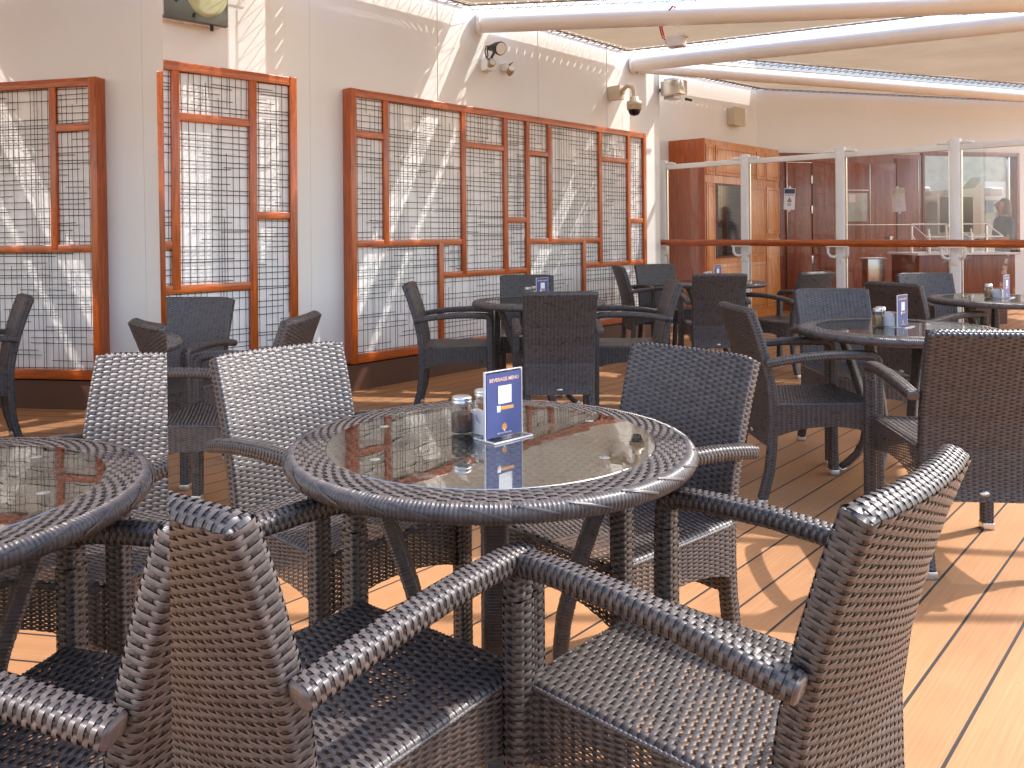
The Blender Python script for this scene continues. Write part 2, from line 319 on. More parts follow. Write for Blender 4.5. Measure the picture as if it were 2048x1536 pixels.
for (s0, s1, z0, z1) in ((2.83, 4.66, 2.42, 3.9), (4.66, 9.1, 0, 3.9), (2.83, 4.66, 0, .8)):
    p = W2b + E3 * s0; q2 = W2b + E3 * s1; nb = Vector((-E3.y, E3.x, 0)) * .15
    vs = [Vector((a.x, a.y, z)) for z in (z0, z1) for a in (p, q2, q2 + nb, p + nb)]
    m.add(vs, [(0,3,2,1),(4,5,6,7),(0,1,5,4),(1,2,6,5),(2,3,7,6),(3,0,4,7)])
tag(m.build('serving_wall', M['wall']), 'white wall around the buffet window at far right', 'wall')
wall_mesh('bounce_wall', [Vector((-5.2, -9, 0)), Vector((-5.2, -3, 0)), Vector((-5.2, 1.2, 0))], 0, 3.75, 'unseen white wall added behind the photographer at left to bounce light', False)  # unseen wall, added to bounce sunlight back as fill
m = MB()
for t_, zlo in ((.62, 2.32), (1.95, 2.32), (3.1, 2.32), (-.42, .2)): 
    p_ = wp(t_, -.0985) if t_ > -.4 else mid[1]
    m.tube([(p_.x, p_.y, zlo), (p_.x, p_.y, 3.7)], .0028, 6)
m.build('weld_seam', M['wall'], bpy.data.objects['ship_wall'])
# plinth under the panels
m = MB(); pl = [WP1 + U1 * s - N1 * .02 for s in (-6, 0, .9)] + [wp(-.32, -.02), wp(4.12, -.02)]
for a, b in zip(pl, pl[1:]):
    d = (b - a).normalized(); nb = Vector((-d.y, d.x, 0)) * .2
    m.add([Vector((p.x, p.y, z)) for z in (0, .2) for p in (a, b, b + nb, a + nb)], [(0,3,2,1),(4,5,6,7),(0,1,5,4),(1,2,6,5),(2,3,7,6),(3,0,4,7)])
tag(m.build('wall_plinth', M['base']), 'dark brown plinth running along the foot of the white wall', 'plinth')

# ------------------------------------------------------------------ lattice panels
def lattice_panel(name, label, P, Dr, Nr, t0, t1, z0, z1, vbars, hbars, cells, seed):
    rz = math.atan2(Dr.y, Dr.x); o = thing(name, label, 'lattice panel', (P.x, P.y, 0), rz, 'wooden lattice panels on the wall')
    fw = .055; d = .0; m = MB()
    m.bbox((t0, d, z0), (t0 + fw, .10, z1), .004, 0); m.bbox((t1 - fw, d, z0), (t1, .10, z1), .004, 0)
    m.bbox((t0 + fw, .002, z1 - .062), (t1 - fw, .10, z1 - .002), .004, 1); m.bbox((t0 + fw, .002, z0 + .002), (t1 - fw, .10, z0 + .07), .004, 1)
    m.build('frame', [M['mahog_v'], M['mahog_h']], o)
    m = MB(); bw = .026
    for (t, a, b) in vbars: m.bbox((t - bw, .004, a), (t + bw, .085, b), .004, 0)
    for (z, a, b) in hbars: m.bbox((a + bw - .002, .007, z - bw), (b - bw + .002, .085, z + bw), .004, 1)
    m.build('glazing_bar', [M['mahog_v'], M['mahog_h']], o)
    MB().box((t0 + .02, .030, z0 + .03), (t1 - .02, .098, z1 - .03)).build('backing', M['wallpanel'], o)
    r = random.Random(seed); m = MB(); w = .0022
    def strip(x0, zz0, x1, zz1, dep):
        m.add([(x0 - (w if x0 == x1 or abs(x1-x0) < abs(zz1-zz0) else 0), dep, zz0 - (0 if abs(x1-x0) < abs(zz1-zz0) else w)),
               (x0 + (w if abs(x1-x0) < abs(zz1-zz0) else 0), dep, zz0 + (0 if abs(x1-x0) < abs(zz1-zz0) else w)),
               (x1 + (w if abs(x1-x0) < abs(zz1-zz0) else 0), dep, zz1 + (0 if abs(x1-x0) < abs(zz1-zz0) else w)),
               (x1 - (w if abs(x1-x0) < abs(zz1-zz0) else 0), dep, zz1 - (0 if abs(x1-x0) < abs(zz1-zz0) else w))], [(0, 1, 2, 3)])
        m.add([(x0, dep, zz0), (x0, dep + .003, zz0), (x1, dep + .003, zz1), (x1, dep, zz1)], [(0, 1, 2, 3)])
    for (a, b, c, e) in cells:
        a += bw - .004; b -= bw - .004; c += bw - .004; e -= bw - .004
        x = a + r.uniform(.01, .03)
        while x < b - .006:
            k = r.random(); lo, hi = c, e
            if k < .12: lo = c + (e - c) * r.uniform(.1, .6)
            elif k < .24: hi = e - (e - c) * r.uniform(.1, .6)
            strip(x, lo, x + r.uniform(-.006, .006), hi, .015); x += r.choice((.020, .036, .042, .042, .046, .050))
        z = c + r.uniform(.01, .03)
        while z < e - .006:
            k = r.random(); lo, hi = a, b
            if k < .2: lo = a + (b - a) * r.uniform(.15, .7)
            elif k < .4: hi = b - (b - a) * r.uniform(.15, .7)
            elif k < .5: q0 = r.uniform(a, (a+b)/2); lo, hi = q0, min(b, q0 + r.uniform(.15, .5))
            strip(lo, z, hi, z + r.uniform(-.006, .006), .021); z += r.choice((.018, .034, .040, .042, .046, .050))
    m.build('wire_mesh', M['wire'], o, recalc=False); return o
tt = lambda x: on_line(x, (WP.x, WP.y), (U.x, U.y))
def zz(x, y): t = tt(x); return z_at(x, y, (WP + U * t).y)
T = {k: tt(v) for k, v in dict(L=703, a=775, b=930, c=1014, d=1058, e=1102, f=1203, g=1260, R=1294, p=884, q=1170).items()}
z0, z1 = .21, 2.305
H = dict(h1=zz(745, 270), h2=zz(800, 486), h3=zz(960, 546), h4=zz(975, 293), h5=zz(1036, 440), h6=zz(1080, 307), h7=zz(1150, 481), h8=zz(1232, 320), h9=zz(1215, 528), h10=zz(1276, 441))
vb = [(T['a'], H['h2'], z1-.05), (T['b'], H['h3'], z1-.05), (T['c'], H['h3'], z1-.05), (T['d'], z0+.05, z1-.05), (T['e'], H['h7'], z1-.05), (T['f'], H['h9'], z1-.05), (T['g'], H['h9'], z1-.05), (T['p'], z0+.05, H['h2']), (T['q'], z0+.05, H['h7'])]
hb = [(H['h1'], T['L']+.03, T['a']), (H['h2'], T['L']+.03, T['b']), (H['h3'], T['p'], T['d']), (H['h4'], T['b'], T['c']), (H['h5'], T['c'], T['d']), (H['h6'], T['d'], T['e']), (H['h7'], T['d'], T['f']), (H['h8'], T['f'], T['g']), (H['h9'], T['q'], T['R']-.03), (H['h10'], T['g'], T['R']-.03)]
zt = z1 - .035; zb = z0 + .04; tl = T['L'] + .03; tr = T['R'] - .03
cells = [(tl, T['a'], H['h1'], zt), (tl, T['a'], H['h2'], H['h1']), (T['a'], T['b'], H['h2'], zt), (T['b'], T['c'], H['h4'], zt), (T['b'], T['c'], H['h3'], H['h4']), (T['c'], T['d'], H['h5'], zt), (T['c'], T['d'], H['h3'], H['h5']),
         (T['d'], T['e'], H['h6'], zt), (T['d'], T['e'], H['h7'], H['h6']), (T['e'], T['f'], H['h7'], zt), (T['f'], T['g'], H['h8'], zt), (T['f'], T['g'], H['h9'], H['h8']), (T['g'], tr, H['h10'], zt), (T['g'], tr, H['h9'], H['h10']),
         (tl, T['p'], zb, H['h2']), (T['p'], T['b'], H['h3'], H['h2']), (T['p'], T['d'], zb, H['h3']), (T['d'], T['q'], zb, H['h7']), (T['q'], T['f'], H['h9'], H['h7']), (T['q'], tr, zb, H['h9'])]
lattice_panel('lattice_panel', 'long wooden lattice panel with grid wires, to the right of the bare wall strip', WP, U, NR, T['L'], T['R'], z0, z1, vb, hb, cells, 3)
t1f = lambda x: on_line(x, (WP1.x, WP1.y), (U1.x, U1.y))
def zz1(x, y): t = t1f(x); return z_at(x, y, (WP1 + U1 * t).y)
a0, a1, a2, aR = t1f(262), t1f(354), t1f(509), t1f(596)
zT = zz1(595, 155); h1, h2, h3, h4 = zz1(430, 239), zz1(342, 490), zz1(430, 575), zz1(550, 431); aL = a0 - .9
am = a0 - .35
vb = [(a1, h3, zT-.05), (a2, z0+.05, zT-.05), (am, z0+.05, zT-.05)]
hb = [(h1, a1, a2), (h2, am, a1), (h3, am, a2), (h4, a2, aR-.03)]
cells = [(am, a1, h2, zT-.035), (am, a1, h3, h2), (a1, a2, h1, zT-.035), (a1, a2, h3, h1), (a2, aR-.03, h4, zT-.035), (a2, aR-.03, zb, h4), (am, a2, zb, h3), (aL+.03, am, zb, zT-.035)]
lattice_panel('lattice_panel', 'shorter wooden lattice panel under the grey wall cabinet, beside the mirror edge', WP1, U1, N1, aL, aR, z0, zT, vb, hb, cells, 9)

# ------------------------------------------------------------------ mirror at the left of the camera
MD = R(18.60); md = Vector((-math.sin(MD), math.cos(MD), 0)); mn = Vector((math.cos(MD), math.sin(MD), 0))
mr_d = .0367
o = thing('mirror_panel', 'tall upright mirror seen almost edge on along the left', 'mirror', (-mn * mr_d)[:])
lean = R(.3)
mm_ = Matrix((( md.x, -mn.x, 0, 0), (md.y, -mn.y, 0, 0), (0, 0, 1, 0), (0, 0, 0, 1)))       # local x along, local y away from the viewer
LM = Matrix.Translation((0, 0, EYE)) @ Matrix.Rotation(-lean, 4, Vector((md.x, md.y, 0))) @ Matrix.Translation((0, 0, -EYE)) @ mm_
MEDGE = .486
MB().box((-1.6, 0, .012), (MEDGE, .006, 2.55), 0, LM).build('mirror_glass', M['mirror'], o)
MB().box((-1.6, .0065, .012), (MEDGE - .0005, .03, 2.55), 0, LM).build('back_board', M['greyint'], o)
MB().box((-1.6, .0065, .0), (MEDGE - .01, .05, .0115), 0, LM).build('foot', M['black'], o)

# ------------------------------------------------------------------ canopy frame and awnings
ZC = 3.073; PR = .08
def isect(P, D, Q, E):
    den = D[0] * E[1] - D[1] * E[0]; s = ((Q[0]-P[0]) * E[1] - (Q[1]-P[1]) * E[0]) / den; return Vector((P[0] + D[0]*s, P[1] + D[1]*s, 0))
WL = wp(0, -.1)
d1 = Vector((.992, -.126, 0)); p1 = Vector((-.175, 7.35, 0)); S1 = isect(p1, d1, WL, U)
d2 = Vector((.882, -.471, 0)); p2 = Vector((1.45, 9.16, 0)); S2 = isect(p2, d2, WL, U)
d3 = Vector((.927, .375, 0)); NODE = isect(p1, d1, p2, d2)
d0 = Vector((.928, .373, 0)); WL1 = WP1 - N1 * .1; S0 = isect(Vector((-1.78, 5.53, 0)), d0, WL1, U1)
def pipe(a, b, r, label, z=ZC):
    m = MB(); A = Vector((a.x, a.y, z)); B = Vector((b.x, b.y, z)); m.tube([A, B], r, 28)
    d = (B - A).normalized(); m.tube([A + d * .0, A + d * .03], r * 1.25, 28)
    o = m.build('canopy_beam', M['white']); tag(o, label, 'beam', 'round white beams under the awning'); return o
pipe(S1, NODE, PR, 'nearest full round white beam, leaving the wall above the floodlights')
pipe(S2, NODE + d2 * .0 - d1 * .02, PR, 'round white beam rising to the right from the wall above the dome camera')
pipe(S2 - d3 * .02 + U * .12, S2 + d3 * 9, PR * .95, 'farthest round white beam, running down to the right edge')
pipe(S0, S0 + d0 * 2.65, PR * .8, 'short white beam above the left lattice panel')
for (x0_, y0_, x1_, y1_, rr_, lb) in ((2.2, 4.42, 7.5, 3.55, .03, 'slim white tie rod crossing overhead nearest the awning edge'), (-1.5, 3.66, 7, 3.5, .028, 'slim white tie rod over the first table'), (-1.5, 2.75, 7, 2.45, .03, 'slim white tie rod overhead behind the photographer')):
    m = MB().tube([(x0_, y0_, ZC), (x1_, y1_, ZC)], rr_, 10); tag(m.build('tie_rod', M['white']), lb, 'tie rod', 'tie rods above the deck')
def inset(poly, ins):
    n = len(poly); out = []
    L_ = []
    for i in range(n):
        a, b = poly[i], poly[(i+1) % n]; d = (b - a).normalized(); nn_ = Vector((-d.y, d.x, 0)); L_.append((a + nn_ * ins[i], d))
    for i in range(n):
        (p, d), (q_, e) = L_[i-1], L_[i]
        if abs(d.x*e.y - d.y*e.x) < 1e-4: out.append(q_.copy())
        else: out.append(isect(p, d, q_, e))
    return out
def awning(label, poly, ins, lace, zf=lambda p: ZC + .12, wave=0.0):
    """poly counter clockwise; every laced edge gets a hem, eyelets and a zigzag cord to the beam or wall"""
    o = thing('awning', label, 'awning', (0, 0, 0), 0, 'beige fabric awnings laced to the beams')
    P = inset(poly, ins); n = len(P)
    bm = bmesh.new(); vs = []; P0 = P; BW = .06; P = inset(P, [BW if l else 0 for l in lace])
    for i in range(n):
        a, b = P[i], P[(i+1) % n]; k = max(2, int((b - a).length / .12)); d = (b-a).normalized(); nn_ = Vector((-d.y, d.x, 0))
        for j in range(k):
            p = a.lerp(b, j / k)
            if 0 < j: p = p + nn_ * (.000 * math.sin(j * 2.1) + wave * .012 * math.sin(j * .55 + i))
            vs.append(bm.verts.new((p.x, p.y, zf(p))))
    f = bm.faces.new(vs); bmesh.ops.triangulate(bm, faces=[f])
    me = bpy.data.meshes.new('membrane'); bm.to_mesh(me); bm.free(); link('membrane', me, M['canopy'], o)
    hem = MB(); cord = MB(); PI_ = P; P = P0; edge = MB()
    for i in range(n):                                        # border strip with eyelet holes
        if not lace[i]: continue
        a, b = P[i], P[(i+1) % n]; ai, bi = PI_[i], PI_[(i+1) % n]; d = (b - a).normalized(); nn_ = Vector((-d.y, d.x, 0)); Ln = (b - a).length; k = max(4, int(Ln / .115))
        def pt(s_, w_):
            l = a.lerp(b, s_); q_ = ai.lerp(bi, s_); r_ = l.lerp(q_, w_); return (r_.x, r_.y, zf(r_) - .0015)
        for j in range(k):
            s0_, s1_ = j / k, (j + 1) / k; h0, h1_ = s0_ + .43 / k, s0_ + .57 / k
            for (x0, x1, w0, w1) in ((s0_, s1_, 0, .40), (s0_, h0, .40, .75), (h1_, s1_, .40, .75), (s0_, s1_, .75, 1.0)):
                edge.add([pt(x0, w0), pt(x1, w0), pt(x1, w1), pt(x0, w1)], [(0, 1, 2, 3)])
    if edge.v: edge.build('border', M['canopy'], o, recalc=False)
    for i in range(n):
        if not lace[i]: continue
        a, b = P[i], P[(i+1) % n]; d = (b - a).normalized(); nn_ = Vector((-d.y, d.x, 0)); Ln = (b - a).length
        k = max(4, int(Ln / .115)); tgt = poly[i]; dd = (poly[(i+1) % n] - poly[i]).normalized(); w = ins[i]; isw = lace[i] == 2
        # hem with eyelet slots
        hp = [Vector((q_.x, q_.y, zf(q_) - .003)) for q_ in (a.lerp(b, j / (k*2)) for j in range(k*2+1))]
        hem.tube([h + nn_ * .003 for h in hp], .0075, 6)
        g = (w - (PR + .0)) if not isw else w
        pts = []
        for j in range(k * 2 + 1):
            c = a.lerp(b, j / (k*2)); z = zf(c)
            if j % 2 == 0: q_ = c + nn_ * .012; pts.append(Vector((q_.x, q_.y, z - .006)))
            else: q_ = c - nn_ * (g * .96) + d * .02; pts.append(Vector((q_.x, q_.y, z - (.03 if not isw else .0))))
        cord.tube(pts, .0036 if not isw else .0046, 5)
        off = (g * .93); cord.tube([Vector((q_.x, q_.y, zf(q_) - .01)) - nn_ * off for q_ in (a, a.lerp(b, .5), b)], .003, 5)
    if hem.v: hem.build('hem', M['hem'], o)
    if cord.v: cord.build('lacing_cord', M['rope'], o)
    return o
G = PR + .118; GW = .075
D4 = D_.copy()
awning('triangular awning between the two beams that meet at the right', [S1, NODE, S2], [G, G, GW], [1, 1, 2])
far1 = S2 + d3 * 8.6
awning('big awning filling the wedge between the middle and farthest beams', [S2, NODE, Vector((9.4, NODE.y, 0)), far1], [G, G, 0, G], [1, 0, 0, 1], wave=1.0)
def zfC(p): return ZC + .12 + .12 * max(0, min(1, (p - S2).dot(Vector((-d3.y, d3.x, 0))) / 1.9))
awning('thin strip of awning along the far white wall', [S2, far1, W2b + E3 * 7.2, W2b, W2a, Vector((1.93, 9.95, 0))], [G, 0, .05, .10, .10, .05], [0, 0, 2, 2, 0, 0], zfC)
E0 = S0 + d0 * 2.6
awning('awning above the floodlights between short beam and nearest beam', [S0, E0, S1 + d1 * 4.6, S1, isect(WL, U, WL1, U1)], [G*.85, 0, G, GW, GW], [1, 0, 1, 2, 2])
awning('nearest awning sheet with its free edge above the second table', [WL1 - U1 * 3.4, Vector((2.8, 4.15, 0)), Vector((3.75, 4.35, 0)), Vector((4.45, 4.85, 0)), Vector((5.2, 6.45, 0)), S1 + d1 * 4.62 - Vector((0, .01, 0)), E0 - Vector((0, .002, 0)), S0], [0, 0, 0, 0, 0, 0, G*.85, GW], [1, 1, 1, 0, 0, 0, 1, 2])

# ------------------------------------------------------------------ weaving
def mesh_np(name, V, Q, UVc=None, mi=None, smooth=True):
    me = bpy.data.meshes.new(name); me.vertices.add(len(V)); me.vertices.foreach_set('co', V.astype(np.float32).ravel())
    me.loops.add(len(Q) * 4); me.loops.foreach_set('vertex_index', Q.astype(np.int32).ravel())
    me.polygons.add(len(Q)); me.polygons.foreach_set('loop_start', np.arange(0, len(Q) * 4, 4, dtype=np.int32))
    try: me.polygons.foreach_set('loop_total', np.full(len(Q), 4, dtype=np.int32))
    except Exception: pass
    me.polygons.foreach_set('use_smooth', np.full(len(Q), smooth)); 
    if mi is not None: me.polygons.foreach_set('material_index', mi.astype(np.int32))
    me.update(calc_edges=True)
    if UVc is not None:
        uv = me.uv_layers.new(name='UVMap'); uv.data.foreach_set('uv', UVc[Q.ravel()].astype(np.float32).ravel())
    return me
class Weave:
    def __init__(s): s.V = []; s.Q = []; s.UV = []; s.M = []; s.n = 0
    def grid(s, P, acr, mi=0):
        """P: (a, b, 3) grid of points, acr: (b,) across coordinate"""
        a, b, _ = P.shape; idx = np.arange(a * b).reshape(a, b) + s.n
        s.V.append(P.reshape(-1, 3)); s.UV.append(np.stack([np.repeat(np.linspace(0, 1, a), b), np.tile(acr, a)], 1)); s.n += a * b
        q_ = np.stack([idx[:-1, :-1], idx[1:, :-1], idx[1:, 1:], idx[:-1, 1:]], -1).reshape(-1, 4); s.Q.append(q_); s.M.append(np.full(len(q_), mi))
    def surf(s, S, u, v, h):
        e = 1e-4; P = S(u, v); du = S(u + e, v) - S(u - e, v); dv = S(u, v + e) - S(u, v - e)
        n = np.cross(du, dv); n /= np.linalg.norm(n, axis=-1, keepdims=True) + 1e-12; return P + n * h[..., None]
    def weave(s, S, nu, nv, A=.0017, B=.0012, seg=6, wf=.495, ww=.17, phase=0, crown=.0007, core=None):
        k = np.arange(nu * seg + 1) / seg; acr = np.array([-1., 0, 1.]); jit = rng.uniform(-.04, .04, nv)
        for j in range(nv):
            c = np.cos(PI * (k - .5) + PI * (j + phase)); h = A * np.tanh(1.4 * c) / math.tanh(1.4)
            u = np.repeat((k / nu)[:, None], 3, 1); v = (j + .5 + jit[j] + acr[None, :] * wf) / nv + u * 0
            hh = h[:, None] + crown * (1 - acr[None, :] ** 2) + rng.normal(0, .00012, (len(k), 1)); s.grid(s.surf(S, u, v, hh), (acr + 1) / 2)
        kv = np.arange(nv * 2 + 1) / 2
        for i in range(nu):
            c = np.cos(PI * (kv - .5)) * np.cos(PI * i + PI * phase); h = -B * c
            v = np.repeat((kv / nv)[:, None], 3, 1); u = (i + .5 + acr[None, :] * ww) / nu + v * 0
            s.grid(s.surf(S, u, v, h[:, None] + .0005 * (1 - acr[None, :] ** 2)), (acr + 1) / 2, 2)
        if core is not None:
            uu, vv = np.meshgrid(np.linspace(0, 1, core[0]), np.linspace(0.002, .998, core[1]), indexing='ij'); s.grid(s.surf(S, uu, vv, np.full(uu.shape, -.0030)), np.linspace(0, 1, core[1]), 1)
    def ribs(s, S, nu, nv, h=.0022, sub=4, noise=.0003):
        """wrapped strand: one rounded rib per row, running around u"""
        v = np.linspace(0, 1, nv * sub + 1); prof = np.abs(np.sin(PI * v * nv)) ** .6 * h + np.repeat(rng.normal(0, noise, nv), sub).tolist().__add__([0]) if False else np.abs(np.sin(PI * v * nv)) ** .6 * h
        prof = prof + np.append(np.repeat(rng.normal(0, noise, nv), sub), 0)
        uu = np.linspace(0, 1, nu + 1); Ug, Vg = np.meshgrid(uu, v, indexing='ij'); Hh = np.repeat(prof[None, :], nu + 1, 0); s.grid(s.surf(S, Ug, Vg, Hh), (v * nv) % 1.0)
    def build(s, name, parent):
        return link(name, mesh_np(name, np.concatenate(s.V), np.concatenate(s.Q), np.concatenate(s.UV), np.concatenate(s.M)), [M['wicker'], M['core'], M['shaded_stake']], parent)
def rrect(w, h, r):
    """perimeter of a rounded rectangle as function of 0..1 (counter clockwise, starts mid right side)"""
    pts = []
    for cx, cy, a0_ in ((w/2-r, h/2-r, 0), (-w/2+r, h/2-r, 90), (-w/2+r, -h/2+r, 180), (w/2-r, -h/2+r, 270)):
        for a in range(0, 91, 15): pts.append((cx + r*math.cos(R(a0_+a)), cy + r*math.sin(R(a0_+a))))
    pts.append(pts[0]); P = np.array(pts); d = np.r_[0, np.cumsum(np.linalg.norm(np.diff(P, axis=0), axis=1))]; L_ = d[-1]; d = d / L_
    return (lambda u: np.stack([np.interp(u % 1.0, d, P[:, 0]), np.interp(u % 1.0, d, P[:, 1])], -1)), L_
def tube_surf(path, side, w, h, r=.012, w1=None, h1=None):
    """closed strand-woven bar along a path: u goes round, v along; side = fixed sideways direction"""
    P = np.array(path, float); f, L_ = rrect(w, h, r); d = np.r_[0, np.cumsum(np.linalg.norm(np.diff(P, axis=0), axis=1))]; TL = d[-1]; d = d / TL
    sd = np.array(side, float); w1 = w if w1 is None else w1; h1 = h if h1 is None else h1
    def S(u, v):
        vc = v; p = np.stack([np.interp(vc, d, P[:, i]) for i in range(3)], -1)
        e = .012; pa = np.stack([np.interp(np.clip(vc - e, 0, 1), d, P[:, i]) for i in range(3)], -1); pb = np.stack([np.interp(np.clip(vc + e, 0, 1), d, P[:, i]) for i in range(3)], -1)
        t = pb - pa; t /= np.linalg.norm(t, axis=-1, keepdims=True) + 1e-12
        p = p + t * ((vc - np.clip(vc, 0, 1)) * TL)[..., None]
        up = np.cross(t, sd); up /= np.linalg.norm(up, axis=-1, keepdims=True); s2 = np.cross(up, t)
        c = f(u); k = np.clip(vc, 0, 1)
        return p + s2 * (c[..., 0] * (1 + (w1/w - 1) * k))[..., None] + up * (c[..., 1] * (1 + (h1/h - 1) * k))[..., None]
    return S, L_, TL
PU, PV = .0220, .0069
def even(x): return max(4, int(round(x / 2)) * 2)
def tube_part(name, parent, path, side, w, h, r=.012, caps=(False, False), w1=None, h1=None, pv=PV, extra=None):
    S, per, TL = tube_surf(path, side, w, h, r, w1, h1); wv = Weave()
    wv.weave(S, even(per / .0195), int(TL / pv), A=.0013, crown=.0004, core=(29, max(3, int(TL / .03))))
    for end, flag in ((0, caps[0]), (1, caps[1])):
        if flag:
            a = np.linspace(0, 1, 29); c = S(a, np.full(29, float(end))); ctr = c.mean(0); tdir = S(np.array([.0]), np.array([float(end)])) - S(np.array([.0]), np.array([end - .01 if end else .01])); tdir = tdir[0] / np.linalg.norm(tdir[0])
            rings = [ctr + (c - ctr) * k + tdir * b for k, b in ((1.0, 0), (.93, .004), (.75, .006), (.5, .0065), (.25, .007), (.02, .007))]
            wv.grid(np.stack(rings, 1), np.linspace(0, 1, 6))
    if extra: extra(wv)
    return wv.build(name, parent)

# ------------------------------------------------------------------ chair (faces +y, origin on the deck under the seat)
def prof_back(z):
    """middle line of the backrest seen from the side"""
    return np.interp(z, [.22, .32, .44, .55, .66, .76, .85, .90], [-.238, -.226, -.222, -.236, -.262, -.293, -.326, -.345])
def make_chair(label, loc, rz):
    o = thing('wicker_armchair', label, 'armchair', loc, rz, 'wicker armchairs round the tables')
    # backrest: a flat woven box, strands running all the way round
    ZB, ZT, TK = .255, .850, .040
    f, per = rrect(.430, TK, .009)
    def S(u, v):
        z = ZB + (ZT - ZB) * v; c = f(u); wsc = np.interp(z, [.25, .45, .86], [.93, .955, 1.0]); x = c[..., 0] * wsc
        y0 = prof_back(z); dy = (prof_back(z + .01) - prof_back(z - .01)) / .02
        return np.stack([x, y0 + c[..., 1] - .020 * (1 - (x / .215) ** 2) * np.clip((z - .3) / .3, 0, 1), z + c[..., 1] * -dy], -1)
    wv = Weave(); wv.weave(S, even(per / PU), int((ZT - ZB) / PV), A=.0012, crown=.0008, core=(61, 24))  # core: dark inner sheet added so no light shows through the weave
    def top(u, v):
        x = (v - .5) * .4255; a = PI * (1 - u); ed = .0105; y = TK / 2 * np.cos(a); z = TK * .40 * np.sin(a) * np.clip(1 - (np.abs(x) / .214) ** 12, .03, 1)
        y0 = prof_back(ZT - .004); return np.stack([x, y0 - .020 * (1 - (x / .215) ** 2) + y, ZT - .004 + z + y * .30 + 0 * x], -1)
    wv.weave(top, 4, int(.41 / .0078), A=.0012, B=.0008)
    g = np.linspace(0, 1, 20); uu, vv = np.meshgrid(g, np.linspace(0, 1, 9), indexing='ij')
    wv.grid(np.stack([(uu - .5) * .37, prof_back(ZB) + (vv - .5) * .03, np.full(uu.shape, ZB + .012)], -1), np.linspace(0, 1, 9), 1)
    uc, vc = np.meshgrid(np.linspace(-.2, .2, 12), np.linspace(.27, .84, 20), indexing='ij')
    wv.build('backrest', o)
    MB().lathe([(0, .0), (.009, .0), (.0105, .0012), (.0, .0022)], 20).build('badge', M['alu'], o)
    bd = o.children[-1]; bd.scale = (1.7, 1, 1); bd.rotation_euler = (R(90), 0, 0); bd.location = (0, prof_back(.285) - TK/2 - .0015, .285)
    # seat: woven top rolling over into a woven apron with an arched lower edge
    W2, Y0, Y1, ZS = .212, -.215, .235, .448; rr = .016
    def roll(s, lo, hi):
        sc = np.clip(s, lo + rr, hi - rr); ex = s - sc; th = np.clip(np.abs(ex) / rr, 0, PI/2); return sc + np.sign(ex) * rr * np.sin(th), -rr * (1 - np.cos(th))
    def ST(u, v):
        x, a = roll(-W2 - .008 + (2*W2 + .016) * u, -W2, W2); y, b = roll(Y0 + (Y1 + .008 - Y0) * v, Y0 - .05, Y1)
        dip = -.010 * (1 - (x / W2) ** 2) * (1 - ((y - .01) / .24) ** 2); return np.stack([x, y, ZS + a + b + dip], -1)
    wv = Weave(); wv.weave(ST, even(.44 / PU), int(.46 / (PV * 1.12)), wf=.50, ww=.20); wv.build('seat', o)
    f2, per2 = rrect(2 * W2, Y1 - Y0, .02)
    def SA(u, v):
        c = f2(u); x = c[..., 0]; y = c[..., 1] + (Y0 + Y1) / 2; fx = np.abs(x) / W2; fy = np.abs(y - .01) / .225
        edge = np.where(fx > .97, fy, fx); zb_ = .300 + .040 * (1 - np.clip(edge, 0, 1) ** 2.2); zt_ = ZS - .010
        return np.stack([x, y, zb_ + (zt_ - zb_) * v], -1)
    wv = Weave(); wv.weave(SA, even(per2 / PU), int(.145 / PV), wf=.50, ww=.20)
    def SE(u, v):                                            # corded edge between seat and apron
        c = f2(v % 1.0); a = 2 * PI * u; nx = c / (np.linalg.norm(c, axis=-1, keepdims=True) + 1e-9)
        return np.stack([c[..., 0] + nx[..., 0] * .005 * np.cos(a), c[..., 1] + nx[..., 1] * .005 * np.cos(a) + (Y0 + Y1) / 2, ZS - .010 + .005 * np.sin(a)], -1)
    wv.ribs(SE, 8, 190, .0018, 3)
    wv.build('apron', o)
    for s in (-1, 1):
        x0 = s * .225
        arm = [(s*.236, -.262, .624), (s*.238, -.24, .629), (s*.240, -.18, .639), (s*.240, -.10, .649), (s*.238, .0, .656), (s*.234, .10, .657), (s*.229, .17, .655), (s*.227, .200, .652), (s*.226, .218, .645), (s*.225, .227, .632), (s*.225, .229, .615), (s*.225, .229, .590)]
        tube_part('armrest', o, arm, (1, 0, 0), .046, .033, .012, (True, False), w1=.043, h1=.038)
        lg = tube_part('leg', o, [(s*.225, .229, .588), (s*.225, .230, .30), (s*.224, .232, .026)], (1, 0, 0), .043, .040, .010)
        MB().bbox((s*.224-.0225, .232-.021, 0), (s*.224+.0225, .232+.021, .027), .003).build('foot_cap', M['alu'], lg)
        rl = [(s*.186, -.222, .44), (s*.186, -.222, .34), (s*.187, -.226, .25), (s*.189, -.238, .15), (s*.192, -.262, .06), (s*.193, -.272, .026)]
        lg = tube_part('leg', o, rl, (1, 0, 0), .040, .038, .010)
        MB().bbox((s*.193-.021, -.275-.020, 0), (s*.193+.021, -.275+.020, .027), .003).build('foot_cap', M['alu'], lg)
    return o

